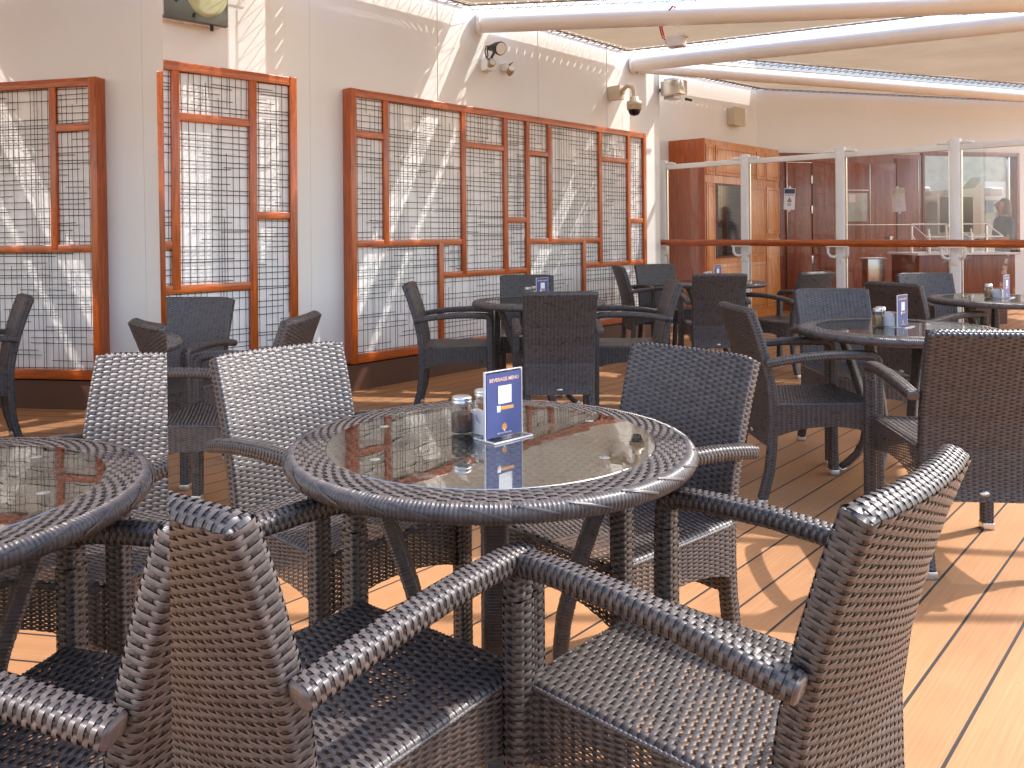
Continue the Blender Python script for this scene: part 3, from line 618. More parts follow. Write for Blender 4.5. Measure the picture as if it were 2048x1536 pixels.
# ------------------------------------------------------------------ table
TR = .447
def make_table(label, loc):
    o = thing('round_wicker_table', label, 'table', loc, 0, 'round glass topped wicker tables')
    wv = Weave(); ri, ro = .362, .436; nv = 8
    def SR(u, v):
        a = -2 * PI * u; r = ri + (ro - ri) * v; return np.stack([r * np.cos(a), r * np.sin(a), .7385 - .004 * v ** 3 + 0 * a], -1)
    wv.weave(SR, 120, nv, A=.0016, B=.0012, wf=.49, ww=.22)
    mr_ = .0165; nr = 330
    prof = np.abs(np.sin(PI * np.linspace(0, 1, nr * 4 + 1) * nr)) ** .6 * .0022
    def SO(u, v):
        a = 2 * PI * v; b = R(105) - R(215) * u; r = .4305 + mr_ * np.cos(b); return np.stack([r * np.cos(a), r * np.sin(a), .7200 + mr_ * 1.05 * np.sin(b)], -1)
    wv.ribs(SO, 12, nr, .0022, 4)
    for k in range(26):                                       # tie strands lying along the edge
        a0_ = 2 * PI * k / 26 + rng.uniform(-.04, .04); L_ = .19; b = np.linspace(0, 1, 14); aa = a0_ + L_ * b; bend = R(60) - R(70) * b + rng.uniform(-.15, .15)
        ring = []
        for w_ in (-.09, 0, .09):
            bb = bend + w_ * 1.4; r = .4305 + (mr_ + .0034 + (.0007 if w_ == 0 else 0)) * np.cos(bb); ring.append(np.stack([r * np.cos(aa), r * np.sin(aa), .7200 + (mr_ + .0034) * 1.05 * np.sin(bb)], -1))
        wv.grid(np.stack(ring, 1), np.array([0, .5, 1.]))
    wv.build('rim', o)
    wv = Weave(); n_ = 34
    def SD(u, v): return np.stack([-(v - .5) * .74, (u - .5) * .74, np.full(np.shape(u), .7285)], -1)
    wv.weave(SD, n_, int(.74 / .0105), A=.0024, B=.0014, seg=4, wf=.49, ww=.2)
    V = np.concatenate(wv.V); Q = np.concatenate(wv.Q); keep = np.linalg.norm(V[Q[:, 0]][:, :2], axis=1) < .368; Q = Q[keep]
    link('woven_top', mesh_np('woven_top', V, Q, np.concatenate(wv.UV), np.concatenate(wv.M)[keep]), [M['wicker'], M['core'], M['shaded_stake']], o)
    MB().lathe([(0, .7205), (.41, .7205), (.41, .712), (0, .712)], 48).build('underside', M['core'], o)
    MB().lathe([(0, .7345), (.3595, .7345), (.3615, .7360), (.3615, .7395), (.3600, .7405), (0, .7405)], 96, smooth=False).build('glass_top', M['tglass'], o)
    for a in (35, 155, 215, 325):
        MB().lathe([(0, .7412), (.005, .7414), (.0055, .7408), (.010, .7407), (.0112, .7406)], 20, c=(.285*math.cos(R(a)), .285*math.sin(R(a)), .0003)).build('glass_bumper', M['bumper'], o)
    for k in range(4):
        a = k * PI / 2 + R(3); ca, sa = math.cos(a), math.sin(a)
        path = [(r_ * ca, r_ * sa, z) for r_, z in ((.285, .712), (.268, .66), (.240, .59), (.208, .50), (.180, .42), (.158, .33), (.150, .25), (.160, .18), (.195, .11), (.250, .05), (.285, .022))]
        S, per, TL = tube_surf(path, (-sa, ca, 0), .046, .030, .008); w_ = Weave(); w_.ribs(S, 28, int(TL / .0075), .0016, 4)
        lg = w_.build('leg', o); Mx = Matrix.Translation((.292 * ca, .292 * sa, 0)) @ Matrix.Rotation(a, 4, 'Z') @ Matrix.Rotation(R(-35), 4, 'Y')
        MB().bbox((-.019, -.025, .004), (.019, .025, .034), .003, 0, Matrix.Translation((.296*ca, .296*sa, .004)) @ Matrix.Rotation(a, 4, 'Z') @ Matrix.Rotation(R(-38), 4, 'Y')).build('foot_cap', M['alu'], lg)
    for a in (R(3), R(93)): MB().box((-.28, -.02, .695 + (a > 1) * .0005), (.28, .02, .712 + (a > 1) * .0005), 0, Matrix.Rotation(a, 4, 'Z')).build('cross_bar', M['core'], o)
    return o

TABLES = dict(T1=(-.049, 1.83), T2=(.175, 5.55), T3=(1.81, 3.86), T4=(1.84, 7.45), T5=(3.26, 5.45), T6=(-1.90, 3.52))
TLAB = dict(T1='large round wicker table in the foreground with menu and coffee jar', T2='round wicker table by the long lattice panel, four chairs around it',
            T3='round wicker table at right behind the near chairs, menu reflected in its glass', T4='farthest round wicker table, in front of the orange cabinet',
            T5='round wicker table at the right edge, before the buffet counter', T6='round wicker table cut off by the mirror edge at left')
t0 = None
for k_, p in TABLES.items():
    if t0 is None: t0 = make_table(TLAB[k_], (p[0], p[1], 0))
    else: copy_thing(t0, (p[0], p[1], 0), R(17 * len(k_)) * 0 + {'T3': R(38), 'T2': R(20), 'T4': R(45), 'T5': R(10), 'T6': R(30)}[k_], TLAB[k_])
# chairs: (x, y of the seat centre, heading vector, label)
def chair_pose(bx, by, hx, hy, back=.28):
    h = Vector((hx, hy, 0)).normalized(); return (bx + h.x * back, by + h.y * back, 0), math.atan2(-h.x, h.y)
CH = [
 (-.665, 2.42, .72, -.69, 'sunlit wicker armchair facing the foreground table from its far left, its back gleaming'),
 (.48, 2.33, -.76, -.65, 'dark wicker armchair facing the foreground table from its far right'),
 (-.465, 1.155, .615, .789, 'nearest wicker armchair at lower left, its tall back cut by the mirror edge'),
 (.530, 1.189, -.725, .689, 'nearest wicker armchair at lower right, seen from behind its curved back'),
 (-.66, 5.62, 1, 0.0, 'wicker armchair in side view left of the table by the long lattice panel'),
 (.27, 4.72, -.05, 1, 'wicker armchair with its back to us at the table by the long lattice panel'),
 (1.06, 5.60, -1, .02, 'wicker armchair in side view right of the table by the long lattice panel'),
 (.115, 6.50, 0, -1, 'wicker armchair behind the table by the long lattice panel, facing us'),
 (1.07, 3.78, 1, .05, 'wicker armchair in side view left of the right hand table'),
 (1.62, 2.80, .10, 1, 'wicker armchair with its back to us at the right edge, two thirds in frame'),
 (1.84, 4.70, 0, -1, 'wicker armchair behind the right hand table, facing us, bluish sheen'),
 (2.48, 5.28, .90, .40, 'brown shaded wicker armchair left of the table at the right edge'),
 (3.20, 6.33, 0, -1, 'wicker armchair with glinting back before the buffet counter'),
 (3.62, 4.62, -.35, .94, 'wicker armchair at the right edge of which only an armrest shows'),
 (1.65, 6.56, .05, 1, 'wicker armchair with its back to us before the farthest table'),
 (1.08, 8.0, 1, .1, 'narrow side view of the wicker armchair left of the farthest table'),
 (1.48, 8.45, .2, -1, 'farthest wicker armchair, beside the end of the long lattice panel'),
 (2.47, 6.75, -.55, .83, 'wicker armchair right of the farthest table, turned towards it'),
 (-1.72, 4.40, -.1, -1, 'wicker armchair facing us beneath the shorter lattice panel'),
 (-.93, 3.45, -1, .06, 'wicker armchair at far left whose back shows in side view above the gleaming chair'),
]
c0 = None
for (bx, by, hx, hy, lb) in CH:
    loc, rz = chair_pose(bx, by, hx, hy)
    if c0 is None: c0 = make_chair(lb, loc, rz)
    else: copy_thing(c0, loc, rz, lb)

# ------------------------------------------------------------------ things on the tables
ZTB = .7415
def rot_to(p, q): return math.atan2(q.y - p.y, q.x - p.x)
def make_menu(label, loc, rz, group):
    o = thing('menu_stand', label, 'menu stand', loc, rz, group)             # face looks along -y, width along x
    m = MB(); m.bbox((-.056, -.0022, .003), (.056, .0022, .150), .001).bbox((-.056, -.034, 0), (.056, .034, .003), .001); m.build('acrylic_holder', M['acrylic'], o)
    m = MB()
    for x in (-.0565, .0545): m.box((x, -.0027, .002), (x + .002, .0027, .151))
    m.box((-.0565, -.0027, .150), (.0565, .0027, .1515)); m.box((-.058, -.0352, .0), (.058, -.0342, .0034)); m.box((-.058, .0342, .0), (.058, .0352, .0034)); m.box((.0567, -.034, 0), (.058, .034, .0034)); m.box((-.058, -.034, 0), (-.0567, .034, .0034))
    m.build('polished_edge', M['ceramic'], o)
    cdm = MB().box((-.0525, -.0032, .005), (.0525, -.0024, .146)).box((-.0525, .0024, .005), (.0525, .0032, .146)).build('card', M['card'], o)
    MX = Matrix.Translation((0, -.0036, 0)) @ Matrix.Rotation(R(90), 4, 'X')
    text_mesh('BEVERAGE MENU', .0115, M['cardpink'], 'title', cdm, MX @ Matrix.Translation((0, .131, 0)), .0002, .0002)
    m = MB().box((-.018, -.0038, .077), (.022, -.0033, .117)); m.build('white_square', M['cardwhite'], cdm)
    m = MB().bbox((-.016, -.0038, .063), (.028, -.0033, .0705), .0002); m.build('orange_button', M['cardorange'], cdm)
    m = MB().bbox((-.0225, -.0040, .059), (-.012, -.0034, .073), .0002); m.build('white_tab', M['cardwhite'], cdm)
    m = MB()                                                         # small crest: crown shaped badge over a shield
    for i in range(-2, 3): m.prism([(i*.0032-.0015, .020), (i*.0032+.0015, .020), (i*.0026+.0008, .034 - abs(i)*.0018), (i*.0026-.0008, .034 - abs(i)*.0018)], .0034, .0038, 0, Matrix.Rotation(R(90), 4, 'X'))
    m.prism([(-.004, .0195), (.004, .0195), (.0, .0145)], .0034, .0038, 1, Matrix.Rotation(R(90), 4, 'X'))
    m.build('crest', [M['cardorange'], M['cardwhite']], cdm)
    text_mesh('MK TROTTER CLUB', .0048, M['cardwhite'], 'crest_text', cdm, MX @ Matrix.Translation((0, .0115, 0)), .0002)
    return o
def jar(label, loc, rz, fill, group, hf=.045):
    o = thing('glass_jar', label, 'jar', loc, rz, group)
    m = MB(); m.lathe([(0, .0), (.023, 0), (.0255, .003), (.026, .010), (.026, .052), (.0225, .062), (.0205, .066), (.0205, .072), (.019, .072), (.019, .066), (.0215, .061), (.0245, .052), (.0245, .010), (.0235, .005), (0, .004)], 40)
    m.build('glass_body', M['jarglass'], o)
    MB().tube([(-.024, 0, .054), (-.033, 0, .054), (-.038, 0, .048), (-.039, 0, .035), (-.036, 0, .022), (-.030, 0, .014), (-.024, 0, .012)], .0030, 10).build('handle', M['jarglass'], o)
    MB().lathe([(0, .0045), (.0230, .0052), (.0238, .010), (.0238, hf), (.020, hf + .003), (0, hf + .004)], 32).build('filling', fill, o)
    MB().lathe([(0, .0845), (.017, .0850), (.0205, .0845), (.0225, .0825), (.0228, .0775), (.0215, .0765), (.0228, .0755), (.0228, .0695), (.0220, .0690), (0, .0695)], 40).build('lid', M['alu'], o)
    return o
def packet_box(label, loc, rz, group):
    o = thing('sugar_caddy', label, 'sugar caddy', loc, rz, group)
    m = MB(); w, d, h, t = .030, .036, .052, .0025
    m.bbox((-w, -d, 0), (w, d, t), .0008)
    m.bbox((-w, -d, t), (-w + t, d, h), .0008); m.bbox((w - t, -d, t), (w, d, h), .0008); m.bbox((-w + t, d - t, t), (w - t, d, h), .0008)
    pts = [(-w+t, t), (w-t, t), (w-t, h), (.019, h)] + [(.018*math.cos(R(a)), h - .0 - .026*math.sin(R(a))) for a in range(10, 180, 17)] + [(-.019, h), (-w+t, h)]
    m.prism(pts, d - t, d, 0, Matrix.Rotation(R(90), 4, 'X'))
    m.build('ceramic_box', M['ceramic'], o); rr_ = random.Random(int(loc[0] * 1000))
    for i in range(8):
        y = -.026 + i * .0068; a = rr_.uniform(-.3, .3)
        MB().bbox((-.022, y, .004), (.022, y + .0028, .060 + rr_.uniform(-.006, .007)), .0008, 0, Matrix.Translation((rr_.uniform(-.002, .002), 0, .002)) @ Matrix.Rotation(a * .4, 4, 'Y') @ Matrix.Rotation(a * .25, 4, 'X')).build('sugar_packet', M['packet'] if i % 3 else M['paperw'], o)
    return o
where = dict(T1='on the foreground table', T2='on the table by the long lattice panel', T3='on the right hand table', T4='on the farthest table', T5='on the table at the right edge')
mrz = math.atan2(.075, .0801)
mn0 = None
for k_, p in TABLES.items():
    if k_ == 'T6': continue
    dx, dy = p[0] + .049, p[1] - 1.83; sg = dict(T4=-.08).get(k_, 0)
    loc = (-.0225 + dx, 1.836 + dy, ZTB); lb = 'navy beverage menu in a clear stand ' + where[k_]; gm = 'menu stands on the tables'
    rzm = mrz
    if mn0 is None: mn0 = make_menu(lb, loc, mrz, gm)
    else: copy_thing(mn0, loc, rzm, lb)
    jar('lidded glass jar of dark coffee %s' % where[k_] if k_ != 'T3' and k_ != 'T5' else 'lidded glass jar of tan sugar %s' % where[k_], (-.118 + dx, 1.878 + dy, ZTB), R(10) + (PI if k_ in ('T3', 'T5') else 0), M['coffee'] if k_ in ('T1', 'T2', 'T4') else M['sugar'], 'glass jars on the tables')
    jar('half hidden clear jar behind the caddy %s' % where[k_], (-.070 + dx, 1.956 + dy, ZTB), R(200), M['paperw'], 'glass jars on the tables', .018)
    packet_box('white ceramic caddy of sugar packets %s' % where[k_], (-.052 + dx, 1.885 + dy, ZTB), R(-45) + PI * 0, 'sugar caddies on the tables')

# ------------------------------------------------------------------ glass windbreak railing
RA = Vector((1.871, 9.9, 0)); RE = Vector((.729, -.685, 0)).normalized(); RM = Vector((-RE.y * -1 * -1, 0, 0)); RM = Vector((RE.y, -RE.x, 0))
rs = lambda x: on_line(x, (RA.x, RA.y), (RE.x, RE.y))
rr = math.atan2(RE.y, RE.x); o = thing('glass_railing', 'white framed glass windbreak with a varnished wooden handrail', 'railing', (RA.x, RA.y, 0), rr)
sp = [rs(x) for x in (1328, 1492, 1683, 1912)] ; sp.append(sp[-1] + (sp[-1] - sp[-2]) * 1.02)
for i, s_ in enumerate(sp):
    m = MB().bbox((s_ - .045, -.035, 0), (s_ + .045, .035, 2.055), .008)
    pm = m.build('post', M['white'], o)
    m = MB()
    for sg in (-1, 1): m.bbox((s_ + sg*.10 - .055, -.030, 2.003), (s_ + sg*.10 + .055, .030, 2.022), .006); [m.tube([(s_ + sg*(.065 + k*.03), -.012, 2.02), (s_ + sg*(.065 + k*.03), -.012, 2.034)], .009, 8) for k in range(3)]
    m.build('clamp', M['white'], pm)
    m = MB()
    for sg in (-1, 1): m.tube([(s_ + sg*.04, -.036, .93), (s_ + sg*.055, -.05, .92), (s_ + sg*.085, -.08, .93), (s_ + sg*.10, -.10, .965), (s_ + sg*.10, -.105, 1.03)], .014, 10)
    m.bbox((s_ - .03, -.05, .86), (s_ + .03, -.034, .96), .004); m.bbox((s_ - .115, -.135, 1.025), (s_ + .115, -.085, 1.036), .003); m.build('bracket', M['white'], pm)
for i in range(len(sp) - 1):
    a, b = sp[i] + .045, sp[i+1] - .045
    MB().bbox((a, -.022, 1.945), (b, .022, 2.003), .006).build('top_rail', M['white'], o)
    MB().bbox((a, -.022, .06), (b, .022, .13), .006).build('bottom_rail', M['white'], o)
    MB().add([(a, 0, .13), (b, 0, .13), (b, 0, 1.945), (a, 0, 1.945)], [(0, 1, 2, 3)]).build('glass_pane', M['pane'], o, recalc=False)
    m = MB(); [m.box((x_ - .006, -.008, .13), (x_ + .006, .008, 1.945)) for x_ in (a + .008, b - .008)]; m.build('glazing_strip', M['steel'], o)
xe = sp[0] - .16; xm = (sp[1] + sp[2]) / 2 + .62
m = MB(); m.tube([(xe, -.11, 1.062), (xe + .02, -.11, 1.066), (xm, -.11, 1.066)], [.022, .036, .036], 16); m.tube([(xm + .004, -.11, 1.066), (sp[-1] + 1, -.11, 1.066)], .036, 16)
m.build('handrail', M['mahog_h'], o)

# ------------------------------------------------------------------ notices taped to the glass
def notice(label, px, py, back, rz_t):
    s_ = rs(px); P = RA + RE * s_; zc_ = z_at(px, py, P.y); off = -.006 if not back else .006
    o = thing('paper_notice', label, 'notice', (P.x + RM.x * -off * -1 * -1, P.y, 0), rr, 'wet paint notices taped to the glass')
    o.location = (P.x, P.y, 0); w, h = .062, .115
    T_ = Matrix.Translation((0, off, zc_)) @ Matrix.Rotation(rz_t, 4, 'Y')
    MB().box((-w, -.0008, -h), (w, .0008, h), 0, T_).build('sheet', M['paperw'], o); y0_ = -.0015
    fr_ = T_ @ Matrix.Translation((0, y0_, 0)) @ Matrix.Rotation(R(90), 4, 'X')
    if back: fr_ = fr_ @ Matrix.Diagonal((-1, 1, 1, 1))
    ink = M['ink'] if not back else M['faint']
    MB().box((-w*.93, -.0016, h*.50), (w*.93, -.0009, h*.94), 0, T_).build('header_band', M['slate'] if not back else M['faintyel'], o)
    MB().prism([(-.027, -.030), (.027, -.030), (0, .022)], -.0004, .0002, 0, fr_).build('warning_triangle', ink, o)
    if not back: 
        MB().prism([(-.017, -.024), (.017, -.024), (0, .010)], .0003, .0006, 0, fr_).build('triangle_fill', M['yellow'], o)
        MB().prism([(-.006, -.018), (.006, -.018), (.004, -.009), (-.004, -.009)], .0007, .0009, 0, fr_).build('triangle_mark', M['ink'], o)
    else: MB().prism([(-.017, -.024), (.017, -.024), (0, .010)], .0003, .0006, 0, fr_).build('triangle_fill', M['paperw'], o)
    text_mesh('ATTENTION', .0165, ink, 'heading', o, fr_ @ Matrix.Translation((0, .040, 0)), .0003, .0004)
    text_mesh('WET\nPAINT', .0165, ink, 'wording', o, fr_ @ Matrix.Translation((0, -.058, 0)), .0003, .0004)
    MB().box((-.012, -.002, h - .008), (.012, 0, h + .022), 0, T_).box((-.010, -.002, -h - .020), (.012, 0, -h + .008), 0, T_).build('tape', M['ceramic'], o)
notice('white wet paint notice with amber triangle taped to the glass', 1580, 398, False, R(3))
notice('pale notice seen from the back, print faintly showing through the paper', 1797, 400, True, R(-4))

# ------------------------------------------------------------------ orange cabinet behind the railing
cp = Vector((2.40, 10.2, 0)); rz = math.atan2(U.y, U.x)
o = thing('wooden_cabinet', 'tall orange wooden cabinet standing behind the glass railing', 'cabinet', (cp.x, cp.y, 0), rz)
CL, CDp, CH_ = 2.2, .52, 2.36
MB().bbox((0, 0, 0), (.03, CDp, CH_), .003).build('side_panel', M['mahog_v'], o)
MB().bbox((.03, .012, .0), (CL, CDp, CH_ - .002), .003).build('carcass', M['cab'], o)
def px_cab(x): return on_line(x, (cp.x, cp.y), (U.x, U.y))
cx_ = [0.03, px_cab(1432), px_cab(1474), px_cab(1533), CL]
for (a, b, z_a, z_b, kind) in [(cx_[0], cx_[1], .12, 1.82, 'd'), (cx_[0], cx_[1], 1.90, 2.30, 'd'), (cx_[1], cx_[3]-.3, 1.90, 2.30, 'd'), (cx_[3]-.3, cx_[3], 1.90, 2.30, 'd'), (cx_[3], CL, 1.90, 2.30, 'd'), (cx_[1], cx_[2]+.15, .12, .78, 'd'), (cx_[2]+.15, cx_[3], .12, .78, 'd'), (cx_[2]+.2, cx_[3], .84, 1.82, 'd'), (cx_[3], CL, .12, 1.1, 'd'), (cx_[3], CL, 1.14, 1.82, 'd'), (cx_[1], cx_[2]+.2, .84, 1.82, 'g')]:
    m = MB(); a += .012; b -= .012; z_a += .01; z_b -= .01
    if kind == 'd': 
        m.bbox((a, -.004, z_a), (b, .011, z_b), .003)
        q = m.build('door', M['cab'], o); MB().box((a + .04, -.0055, z_a + .04), (b - .04, -.0045, z_a + .046)).box((a + .04, -.0055, z_b - .046), (b - .04, -.0045, z_b - .04)).box((a + .04, -.0055, z_a + .046), (a + .046, -.0045, z_b - .046)).box((b - .046, -.0055, z_a + .046), (b - .04, -.0045, z_b - .046)).build('groove', M['cabline'], q)
        if z_a > .8 and z_b < 1.9: MB().tube([(a + .03, -.006, 1.2), (a + .03, -.022, 1.2)], .012, 12).build('knob', M['alu'], q)
    else:
        m.bbox((a, -.004, z_a), (b, .011, z_b), .003); q = m.build('glazed_door', M['cabline'], o)
        MB().box((a + .03, -.010, z_a + .03), (b - .03, -.0045, z_b - .03)).build('dark_pane', M['dome'], q)

# ------------------------------------------------------------------ red brown door wall behind the railing
rz3 = math.atan2(E3.y, E3.x)
o = thing('veneered_wall', 'red brown veneered wall with doors between cabinet and buffet', 'wall', (W2b.x, W2b.y, 0), rz3)
s3 = lambda x: on_line(x, (W2b.x, W2b.y), (E3.x, E3.y))
MB().bbox((-.25, -.06, 0), (2.80, -.001, 2.36), .004).build('wall_sheet', M['redwall'], o)
ed = [s3(1566), s3(1618), s3(1675), s3(1786), s3(1833)]
m = MB()
for a, b, z_a, z_b in ((ed[0], ed[1], .1, 2.22), (ed[1], ed[3], .1, 2.22), (ed[3], ed[4], .1, 2.3)):
    m.bbox((a + .012, -.085, z_a), (b - .012, -.061, z_b), .004)
dr = m.build('door', M['redwall'], o)
m = MB()
for x in ed[1:]: m.box((x - .011, -.070, .0), (x + .011, -.0612, 2.3))
m.build('door_gap', M['cabline'], o)
m = MB(); 
for x, a, b in ((s3(1568), 1.2, 2.2), (s3(1733), 1.3, 2.2), (s3(1830), 1.2, 2.3)): m.bbox((x - .006, -.092, a), (x + .006, -.0855, b), .002)
m.bbox((ed[2], -.092, 1.27), (ed[4], -.0855, 1.283), .002); m.bbox((ed[2], -.092, 1.80), (s3(1730), -.0855, 1.812), .002); m.bbox((ed[0], -.092, 2.21), (ed[1], -.0855, 2.222), .002)
m.build('metal_trim', M['steel'], o)
for z in (1.9, 1.45, .7): MB().bbox((ed[1] - .02, -.098, z), (ed[1] + .005, -.0855, z + .12), .002).build('hinge', M['alu'], dr)
m = MB().tube([(s3(1775), -.085, 1.08), (s3(1775), -.12, 1.08), (s3(1768), -.125, 1.075)], .011, 10); m.bbox((s3(1774) - .02, -.094, .98), (s3(1774) + .02, -.0855, 1.1), .004); m.build('handle', M['alu'], dr)
wa, wb = s3(1688), s3(1727)
MB().bbox((wa, -.094, 1.33), (wb, -.0855, 1.76), .004).build('door_window', M['tile'], dr); MB().box((wa + .02, -.097, 1.62), (wa + .14, -.0945, 1.74)).build('window_paper', M['paperw'], dr)

# ------------------------------------------------------------------ buffet window, counter, guards, person
o = thing('buffet_window', 'glazed buffet window with tiled kitchen wall behind it', 'window', (W2b.x, W2b.y, 0), rz3)
a, b = 2.83, 4.66
MB().box((a - .2, 1.4, .5), (b + 2.4, 1.45, 2.6)).build('tiled_back', M['tile'], o)
MB().box((a - .25, .16, .5), (a - .2, 1.45, 2.5)).build('side_panel', M['greyint'], o)
MB().box((a - .2, 1.30, 1.72), (b + 2.4, 1.39, 2.05)).build('fascia', M['paleblue'], o)
m = MB()
for i, (x, z) in enumerate(((.95, 1.42), (1.75, 1.5), (2.1, 1.20), (2.4, 1.5), (1.3, 1.2), (2.75, 1.3), (1.9, .95))): m.box((a + x, 1.375, z), (a + x + .28, 1.398, z + .2), i % 3)
m.build('wall_tile', [M['tileblue'], M['ceramic'], M['greyint']], o)
m = MB(); fr2 = .03
m.bbox((a, -.05, .8), (a + .05, .1, 2.42), .004); m.bbox((b - .05, -.05, .8), (b, .1, 2.42), .004); m.bbox((a + .05, -.048, 2.36), (b - .05, .098, 2.42), .004); m.build('frame', M['redwall'], o)
m = MB(); m.bbox((b - .20, -.03, .8), (b - .17, .03, 2.36), .004); m.build('mullion', M['steel'], o)
MB().add([(a + .05, .02, .8), (b - .05, .02, .8), (b - .05, .02, 2.36), (a + .05, .02, 2.36)], [(0, 1, 2, 3)]).build('pane', M['pane'], o, recalc=False)
for k, (x, lb) in enumerate(((.99, 'white speaker in the left part of the buffet window'), (2.5, 'white speaker in the right part of the buffet window'))):
    Pq = W2b + E3 * (a + x) + Vector((-E3.y, E3.x, 0)) * 1.18
    oo = thing('wall_speaker', lb, 'speaker', (Pq.x, Pq.y, 1.86), rz3, 'white speakers inside the buffet window')
    MB().bbox((-.14, -.08, -.075), (.14, .08, .075), .03).build('cabinet', M['ceramic'], oo); MB().bbox((-.11, -.084, -.05), (.11, -.0805, .05), .001).build('grille', M['faint'], oo)
    MB().tube([(0, .0805, .0), (0, .119, .0)], .02, 8).build('bracket', M['steel'], oo)
hp = W2b + E3 * (a + 1.0) + Vector((-E3.y, E3.x, 0)) * .95
o = thing('extractor_hood', 'dark framed hood standing in the buffet window', 'hood', (hp.x, hp.y, 0), rz3)
m = MB(); m.prism([(0, 1.1), (.75, 1.1), (.95, 1.1), (.95, 2.1), (.75, 1.9), (0, 1.85)], -.15, .15, 0, Matrix.Rotation(R(90), 4, 'X')); m.build('housing', M['steel'], o); MB().bbox((.06, -.165, 1.15), (.7, -.151, 1.75), .003).build('dark_panel', M['counterdark'], o)
# counter
cA = Vector(((1838-1024)/1640*10.2, 10.2, 0)); 
rzc = R(4); o = thing('buffet_counter', 'red brown buffet counter with pale top behind the glass railing', 'counter', (cA.x, cA.y, 0), rzc)
cw = 1.25
MB().bbox((0, 0, .38), (cw, .65, .875), .004).build('front', M['redwall'], o); MB().bbox((.05, .08, 0), (cw - .05, .6, .379), .004).build('plinth', M['base'], o)
MB().bbox((-.04, -.04, .877), (cw + .06, .7, .905), .005).build('worktop', M['ceramic'], o)
m = MB(); [m.box((x, -.003, .38), (x + .01, -.0005, .875)) for x in (.36, .42)]; m.build('joint', M['cabline'], o)
for i, (x, lb) in enumerate(((.08, 'left glass sneeze guard on the buffet counter'), (.62, 'right glass sneeze guard on the buffet counter'))):
    Mx = Matrix.Translation((cA.x, cA.y, .906)) @ Matrix.Rotation(rzc, 4, 'Z'); Pq = Mx @ Vector((x, .1, 0))
    oo = thing('sneeze_guard', lb, 'sneeze guard', Pq[:], rzc, 'sneeze guards on the buffet counter')
    m = MB()
    for xx in (.0, .46): m.tube([(xx, .2, 0), (xx, .2, .36)], .014, 8); m.tube([(xx, .2, .36), (xx, -.12, .20)], .009, 8); m.tube([(xx, .2, .22), (xx, -.02, .06)], .007, 8)
    m.tube([(0, .2, .36), (.46, .2, .36)], .009, 8); m.tube([(0, -.12, .2), (.46, -.12, .2)], .009, 8); m.build('frame', M['alu'], oo)
    MB().add([(0.01, .195, .355), (.45, .195, .355), (.45, -.115, .2), (.01, -.115, .2)], [(0, 1, 2, 3)]).build('glass_sheet', M['acrylic'], oo, recalc=False)
for i, (x, lb) in enumerate(((.22, 'left chrome tap on the buffet counter'), (.78, 'right chrome tap on the buffet counter'))):
    Pq = Matrix.Translation((cA.x, cA.y, .906)) @ Matrix.Rotation(rzc, 4, 'Z') @ Vector((x, .16, 0))
    oo = MB().tube([(0, 0, 0), (0, 0, .24)], .024, 12).tube([(0, 0, .12), (.04, -.08, .10), (.06, -.1, .06)], .013, 8).tube([(0, 0, .24), (0, 0, .30)], .012, 8).build('drinks_tap', M['alu'], None, Pq[:]); tag(oo, lb, 'tap', 'chrome taps on the buffet counter')
ob = MB().bbox((0, 0, .45), (.22, .2, .82), .006)
tb = ob.build('steel_bin', M['steel'], None, (cA.x - .42, cA.y + .5, 0)); tag(tb, 'steel box beside the left end of the buffet counter', 'steel box')
MB().bbox((-.02, -.02, .82), (.24, .22, .835), .003).bbox((.02, .02, 0), (.2, .18, .449), .003).build('lid_and_stand', M['ceramic'], tb)
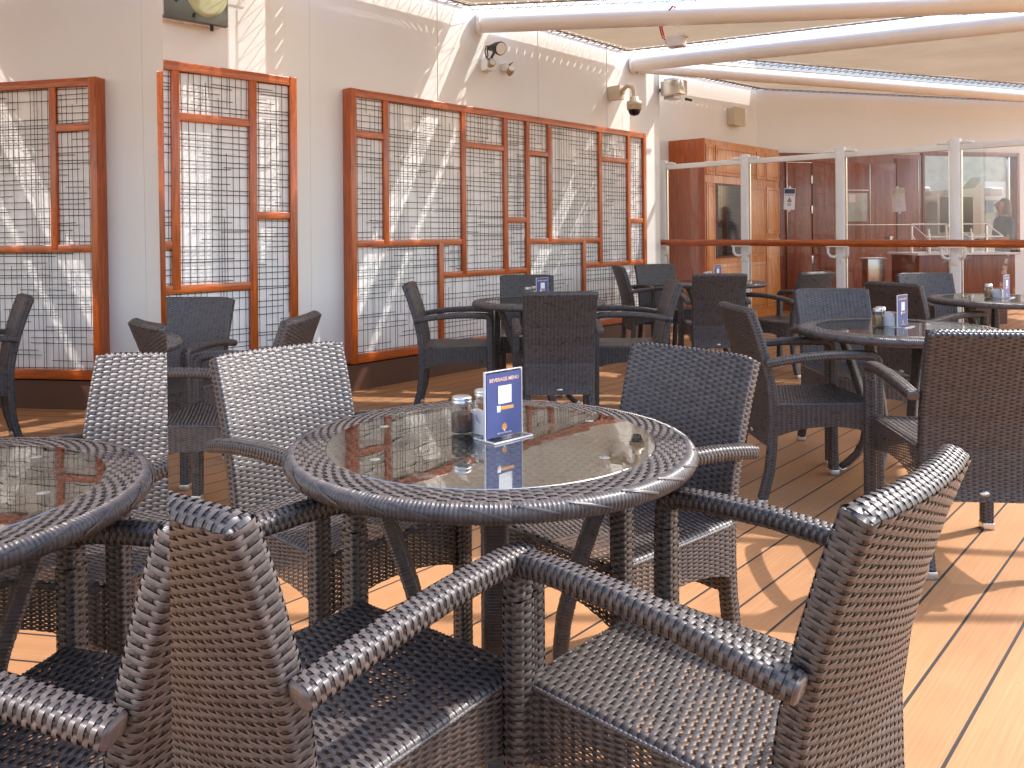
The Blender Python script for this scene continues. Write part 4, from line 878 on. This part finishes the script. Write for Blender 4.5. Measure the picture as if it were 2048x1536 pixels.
# person behind the counter, turned left, hands forward
def person():
    px_, py_ = 7.42, 12.35
    me = bpy.data.meshes.new('body'); pts = {}; vs = []; es = []; rad = []
    def v(n, p, r, par=None):
        pts[n] = len(vs); vs.append(p); rad.append(r)
        if par: es.append((pts[par], pts[n]))
    v('pel', (0, 0, .93), (.15, .12)); v('wai', (0, 0, 1.06), (.125, .105), 'pel'); v('che', (-.01, 0, 1.22), (.155, .12), 'wai'); v('sho', (-.01, 0, 1.34), (.13, .10), 'che'); v('nek', (-.03, 0, 1.42), (.05, .05), 'sho'); v('chin', (-.05, 0, 1.49), (.065, .065), 'nek'); v('hd', (-.055, 0, 1.56), (.085, .078), 'chin'); v('top', (-.05, 0, 1.625), (.055, .055), 'hd')
    for s, n in ((1, 'a'), (-1, 'b')):
        v(n+'1', (-.01, s*.15, 1.33), (.055, .055), 'sho'); v(n+'2', (-.02, s*.19, 1.20), (.045, .045), n+'1'); v(n+'3', (-.05, s*.20, 1.07), (.038, .038), n+'2'); v(n+'4', (-.18, s*.17, 1.03), (.032, .032), n+'3'); v(n+'5', (-.28, s*.14, 1.04), (.023, .027), n+'4'); v(n+'6', (-.34, s*.13, 1.03), (.018, .036), n+'5')
        for k in range(4): v(n+'f%d' % k, (-.41 + abs(k-1.5)*.008, s*.13 + (k-1.5)*.019, 1.02), (.008, .008), n+'6')
        v(n+'th', (-.35, s*.13 - s*.05, 1.05), (.009, .009), n+'6')
        v(n+'7', (0, s*.09, .80), (.085, .085), 'pel'); v(n+'8', (0, s*.10, .48), (.055, .055), n+'7'); v(n+'9', (.01, s*.10, .09), (.038, .038), n+'8'); v(n+'t', (-.12, s*.10, .03), (.035, .028), n+'9')
    me.from_pydata(vs, es, []); o = bpy.data.objects.new('person', me); COL.objects.link(o); me.materials.append(M['skin'])
    sk = o.modifiers.new('skin', 'SKIN'); 
    for i, r in enumerate(rad): me.skin_vertices[0].data[i].radius = r
    me.skin_vertices[0].data[0].use_root = True
    ss = o.modifiers.new('sub', 'SUBSURF'); ss.levels = 2; ss.render_levels = 2
    dg = bpy.context.evaluated_depsgraph_get(); m2 = bpy.data.meshes.new_from_object(o.evaluated_get(dg)); o.modifiers.clear(); o.data = m2
    m2.materials.clear(); m2.materials.append(M['skin']); m2.materials.append(M['navy']); m2.polygons.foreach_set('use_smooth', [True] * len(m2.polygons))
    for p in m2.polygons:
        c = p.center
        if c.z < 1.385 and not (c.x < -.07 and abs(c.y) > .1 and c.z < 1.12) : p.material_index = 1
    o.location = (px_, py_, 0); tag(o, 'long haired person in a navy top leaning over behind the buffet counter', 'person')
    hm = MB(); hm.lathe([(0.0, 1.665), (.05, 1.658), (.085, 1.62), (.100, 1.56), (.104, 1.48), (.100, 1.40), (.085, 1.30), (.05, 1.24), (0, 1.23)], 24, c=(0, 0, 0)); hm.v = [(x * .82 + .005, y * .9, z) for x, y, z in hm.v]
    hm.build('hair', M['hair'], o)
    fm = MB(); fm.tube([(-.128, 0, 1.575), (-.155, 0, 1.55), (-.135, 0, 1.540)], [.008, .013, .008], 8); fm.tube([(-.126, -.018, 1.515), (-.132, 0, 1.517), (-.126, .018, 1.515)], .006, 6)
    fm.build('nose_and_mouth', M['skin'], o); em = MB(); [em.tube([(-.118, s*.03, 1.575), (-.128, s*.028, 1.575)], .008, 8) for s in (-1, 1)]; em.build('eyes', M['ink'], o)
person()

# ------------------------------------------------------------------ fixtures on the wall and beams
rzw = math.atan2(U.y, U.x)
def at_wall(px, py, off=0.0):
    P0 = wp(0, -.1 + off); t = on_line(px, (P0.x, P0.y), (U.x, U.y), py); P = P0 + U * t; return Vector((P.x, P.y, z_at(px, py, P.y)))
# grey transparent cabinet at top left
P0 = WP1 - N1 * .1; tL, tR_ = on_line(318, (P0.x, P0.y), (U1.x, U1.y)), on_line(440, (P0.x, P0.y), (U1.x, U1.y))
zc1 = z_at(440, 60, (P0 + U1 * tR_).y); wcb = tR_ - tL
Pq = P0 + U1 * tL; o = thing('lifebuoy_cabinet', 'grey clear fronted cabinet above the shorter lattice panel', 'cabinet', (Pq.x, Pq.y, zc1), math.atan2(U1.y, U1.x))
MB().bbox((0, -.09, 0), (wcb, -.001, .62), .008).build('housing', M['ceramic'], o)
m = MB(); m.bbox((-.006, -.135, -.006), (wcb + .006, -.115, .63), .006).bbox((-.006, -.115, -.006), (wcb + .006, -.088, .012), .003).bbox((wcb - .012, -.115, .012), (wcb + .006, -.088, .62), .003); 
M['smoke'] = mat('grey acrylic cover', (.10, .105, .095), .12); m.build('cover', M['smoke'], o)
M['olive'] = vary(mat('pale green plastic drum', (.46, .48, .30), .35), 6, .15)
m = MB(); m.lathe([(0, .012), (.12, .012), (.145, 0), (.145, -.005)], 36); m.v = [(x * 1.0 + wcb * .66, -.137 - (z - .0) * .6, y * 1.3 + .22) for x, y, z in m.v]; m.build('green_drum', M['olive'], o)
m = MB(); m.tube([(wcb*.16, -.138, .1), (wcb*.2, -.138, .16), (wcb*.18, -.138, .24), (wcb*.22, -.138, .32)], .008, 8); m.tube([(wcb*.44, -.138, .02), (wcb*.46, -.14, .045)], .01, 8); m.tube([(wcb*.82, -.06, -.03), (wcb*.82, -.06, 0)], .012, 8); m.build('catch', M['black'], o)
# floodlight cluster
Pf = at_wall(990, 98, .16); bx_ = at_wall(968, 128, .0); o = thing('floodlight', 'black bulb floodlight on the wall with hanging cables', 'floodlight', bx_[:], rzw, 'small lamps on the wall below the nearest beam')
f = lambda px, py, off: Matrix.Rotation(-rzw, 4, 'Z') @ (at_wall(px, py, off) - bx_)
MB().bbox((-.05, -.09, -.07), (.05, -.001, .04), .006).build('back_box', M['white'], o)
a_, b_, c_ = f(977, 96, .14), f(990, 95, .22), f(1001, 97, .30)
MB().tube([a_, (a_ + b_) / 2, b_, c_, c_ + (c_ - b_) * .1], [.022, .030, .045, .062, .058], 16).build('lamp_body', M['black'], o); MB().tube([c_ + (c_ - b_) * .101, c_ + (c_ - b_) * .12], .052, 16).build('lens', M['lens'], o)
MB().tube([f(987, 108, .1), f(989, 100, .16), b_], .014, 8).tube([f(987, 108, .1), f(980, 120, .02)], .012, 8).build('stem', M['black'], o)
MB().tube([f(980, 92, .14), f(972, 92, .12), f(970, 103, .1), f(973, 115, .1), f(981, 120, .1)], .006, 6).tube([f(980, 92, .14), f(974, 97, .12), f(976, 112, .1), f(973, 115, .1)], .006, 6).build('cable', M['black'], o)
def spot(label, base, head, tip):
    b0 = at_wall(*base, 0.0); o = thing('spotlight', label, 'spotlight', b0[:], rzw, 'small lamps on the wall below the nearest beam'); g_ = lambda px, py, off: Matrix.Rotation(-rzw, 4, 'Z') @ (at_wall(px, py, off) - b0)
    MB().bbox((-.045, -.07, -.02), (.045, -.001, .05), .006).build('back_box', M['white'], o); h = g_(*head, .14); t = g_(*tip, .20)
    MB().tube([h, h.lerp(t, .3), h.lerp(t, .35), t], [.020, .020, .030, .034], 14).build('lamp_body', M['brass'], o); MB().tube([t + (t-h)*.01, t + (t-h)*.05], .028, 14).build('lens', M['lens'], o)
    MB().tube([Vector((0, -.07, .01)), Vector((0.01, -.11, .0)), h], .008, 8).tube([Vector((.0, -.07, .03)), Vector((.01, -.10, .06)), (h + Vector((0, -.07, .03))) / 2 + Vector((0, 0, .05)), h], .004, 6).build('arm', M['black'], o)
spot('small tan spotlight with lit face hanging left below the floodlight', (968, 135), (979, 131), (985, 124))
spot('small tan spotlight on its own box, right of the floodlight', (1008, 140), (1018, 149), (1023, 137))
# dome camera on a swan neck
b0 = at_wall(1218, 188, 0); o = thing('dome_camera', 'beige dome security camera on a swan neck arm', 'security camera', b0[:], rzw); g2 = lambda px, py, off: Matrix.Rotation(-rzw, 4, 'Z') @ (at_wall(px, py, off) - b0)
MB().bbox((-.035, -.16, -.075), (.055, -.001, .075), .006).build('wall_bracket', M['beige'], o); q_ = g2(1268, 200, .34)
neck = [Vector((.03, -.16, .0)), g2(1243, 181, .22), g2(1254, 172, .28), g2(1264, 174, .32), g2(1268, 183, .34), g2(1268.5, 196, .34)]
MB().tube(neck, .022, 14).build('swan_neck', M['beige'], o); n_ = neck[-1]
MB().lathe([(0, .01), (.045, .01), (.048, -.03), (.075, -.035), (.082, -.06), (.082, -.075), (.078, -.077), (.080, -.12), (.074, -.125), (0, -.125)], 28, c=n_).build('housing', M['beige'], o)
MB().lathe([(.066, -.126), (.060, -.155), (.040, -.180), (0, -.190)], 24, c=n_).build('dome', M['dome'], o)
# stainless junction box with cables
b0 = at_wall(1330, 178, .0); b0 = Vector((b0.x, b0.y, b0.z)); o = thing('steel_junction_box', 'stainless steel box with green cables beneath the middle beam', 'junction box', b0[:], rzw)
MB().bbox((-.03, -.30, -.13), (.20, -.12, .13), .004).build('housing', M['steel'], o); MB().bbox((.0, -.12, -.12), (.16, .02, .12), .003).build('bracket', M['ceramic'], o)
MB().lathe([(0, 0), (.08, 0), (.08, -.03), (0, -.03)], 20).build('cable_port', M['black'], o); cpq = o.children[-1]; cpq.rotation_euler = (R(90), 0, 0); cpq.location = (-.13, -.16, .17); cpq.scale = (.7, .9, 1)
m = MB(); g3 = [(-.12, -.19, .16), (-.04, -.21, .18), (.06, -.23, .22), (.10, -.23, .24)]
for k in range(4): m.tube([(x, y - k * .008, z + (k - 1.5) * .014) for x, y, z in g3] + [(.13 + k * .02, -.24, .22 - k*.005), (.14 + k * .02, -.24, .13)], .007, 6, k % 2)
m.build('cables', [M['green'], M['black']], o); m = MB(); [m.tube([(.05 + k*.03, -.25, -.155), (.05 + k*.03, -.25, -.129)], .013, 8) for k in range(5)]; m.build('gland', M['black'], o)
# beige box on the end wall
D2 = (W2b - W2a).normalized(); t = on_line(1466, (W2a.x, W2a.y), (D2.x, D2.y)); P = W2a + D2 * t; o = thing('wall_box', 'small beige box on the white wall above the orange cabinet', 'wall box', (P.x, P.y, z_at(1466, 235, P.y)), math.atan2(D2.y, D2.x))
MB().bbox((-.14, -.10, -.12), (.14, -.001, .12), .008).build('housing', M['beige'], o); MB().bbox((-.15, -.125, -.13), (.15, -.1005, .13), .008).build('lid', M['beige'], o)
# grey box with red cables under the nearest beam
kx, _ = ratios(1355, 28); s_ = (kx * S1.y - S1.x) / (d1.x - kx * d1.y); P = S1 + d1 * s_
o = thing('hanging_socket_box', 'grey socket box on red cables hanging from the nearest beam', 'socket box', (P.x, P.y, ZC - PR), R(-35))
MB().bbox((-.012, -.012, -.10), (.012, .012, .02), .002).build('hanger', M['white'], o); MB().bbox((-.085, -.05, -.185), (.06, .05, -.10), .005).build('housing', M['ceramic'], o)
MB().bbox((.04, -.056, -.108), (.085, .056, -.090), .003).build('flap', M['ceramic'], o); MB().lathe([(0, 0), (.022, 0), (.022, -.004), (0, -.004)], 16, c=(-.01, 0, -.186)).build('socket', M['greyint'], o)
m = MB(); [m.tube([(-.085, y, -.13), (-.13, y - .01, -.09), (-.145, y - .03, .0), (-.11, y - .06, .07), (-.05, y - .07, .11), (.01, y - .08, .15)], .007, 8) for y in (-.022, .022)]; m.build('cable', M['red'], o)
m = MB(); [m.tube([(-.105, y, -.13), (-.084, y, -.13)], .016, 10) for y in (-.022, .022)]; m.build('gland', M['faint'], o)
bpy.data.materials.remove(M['seaglass'])
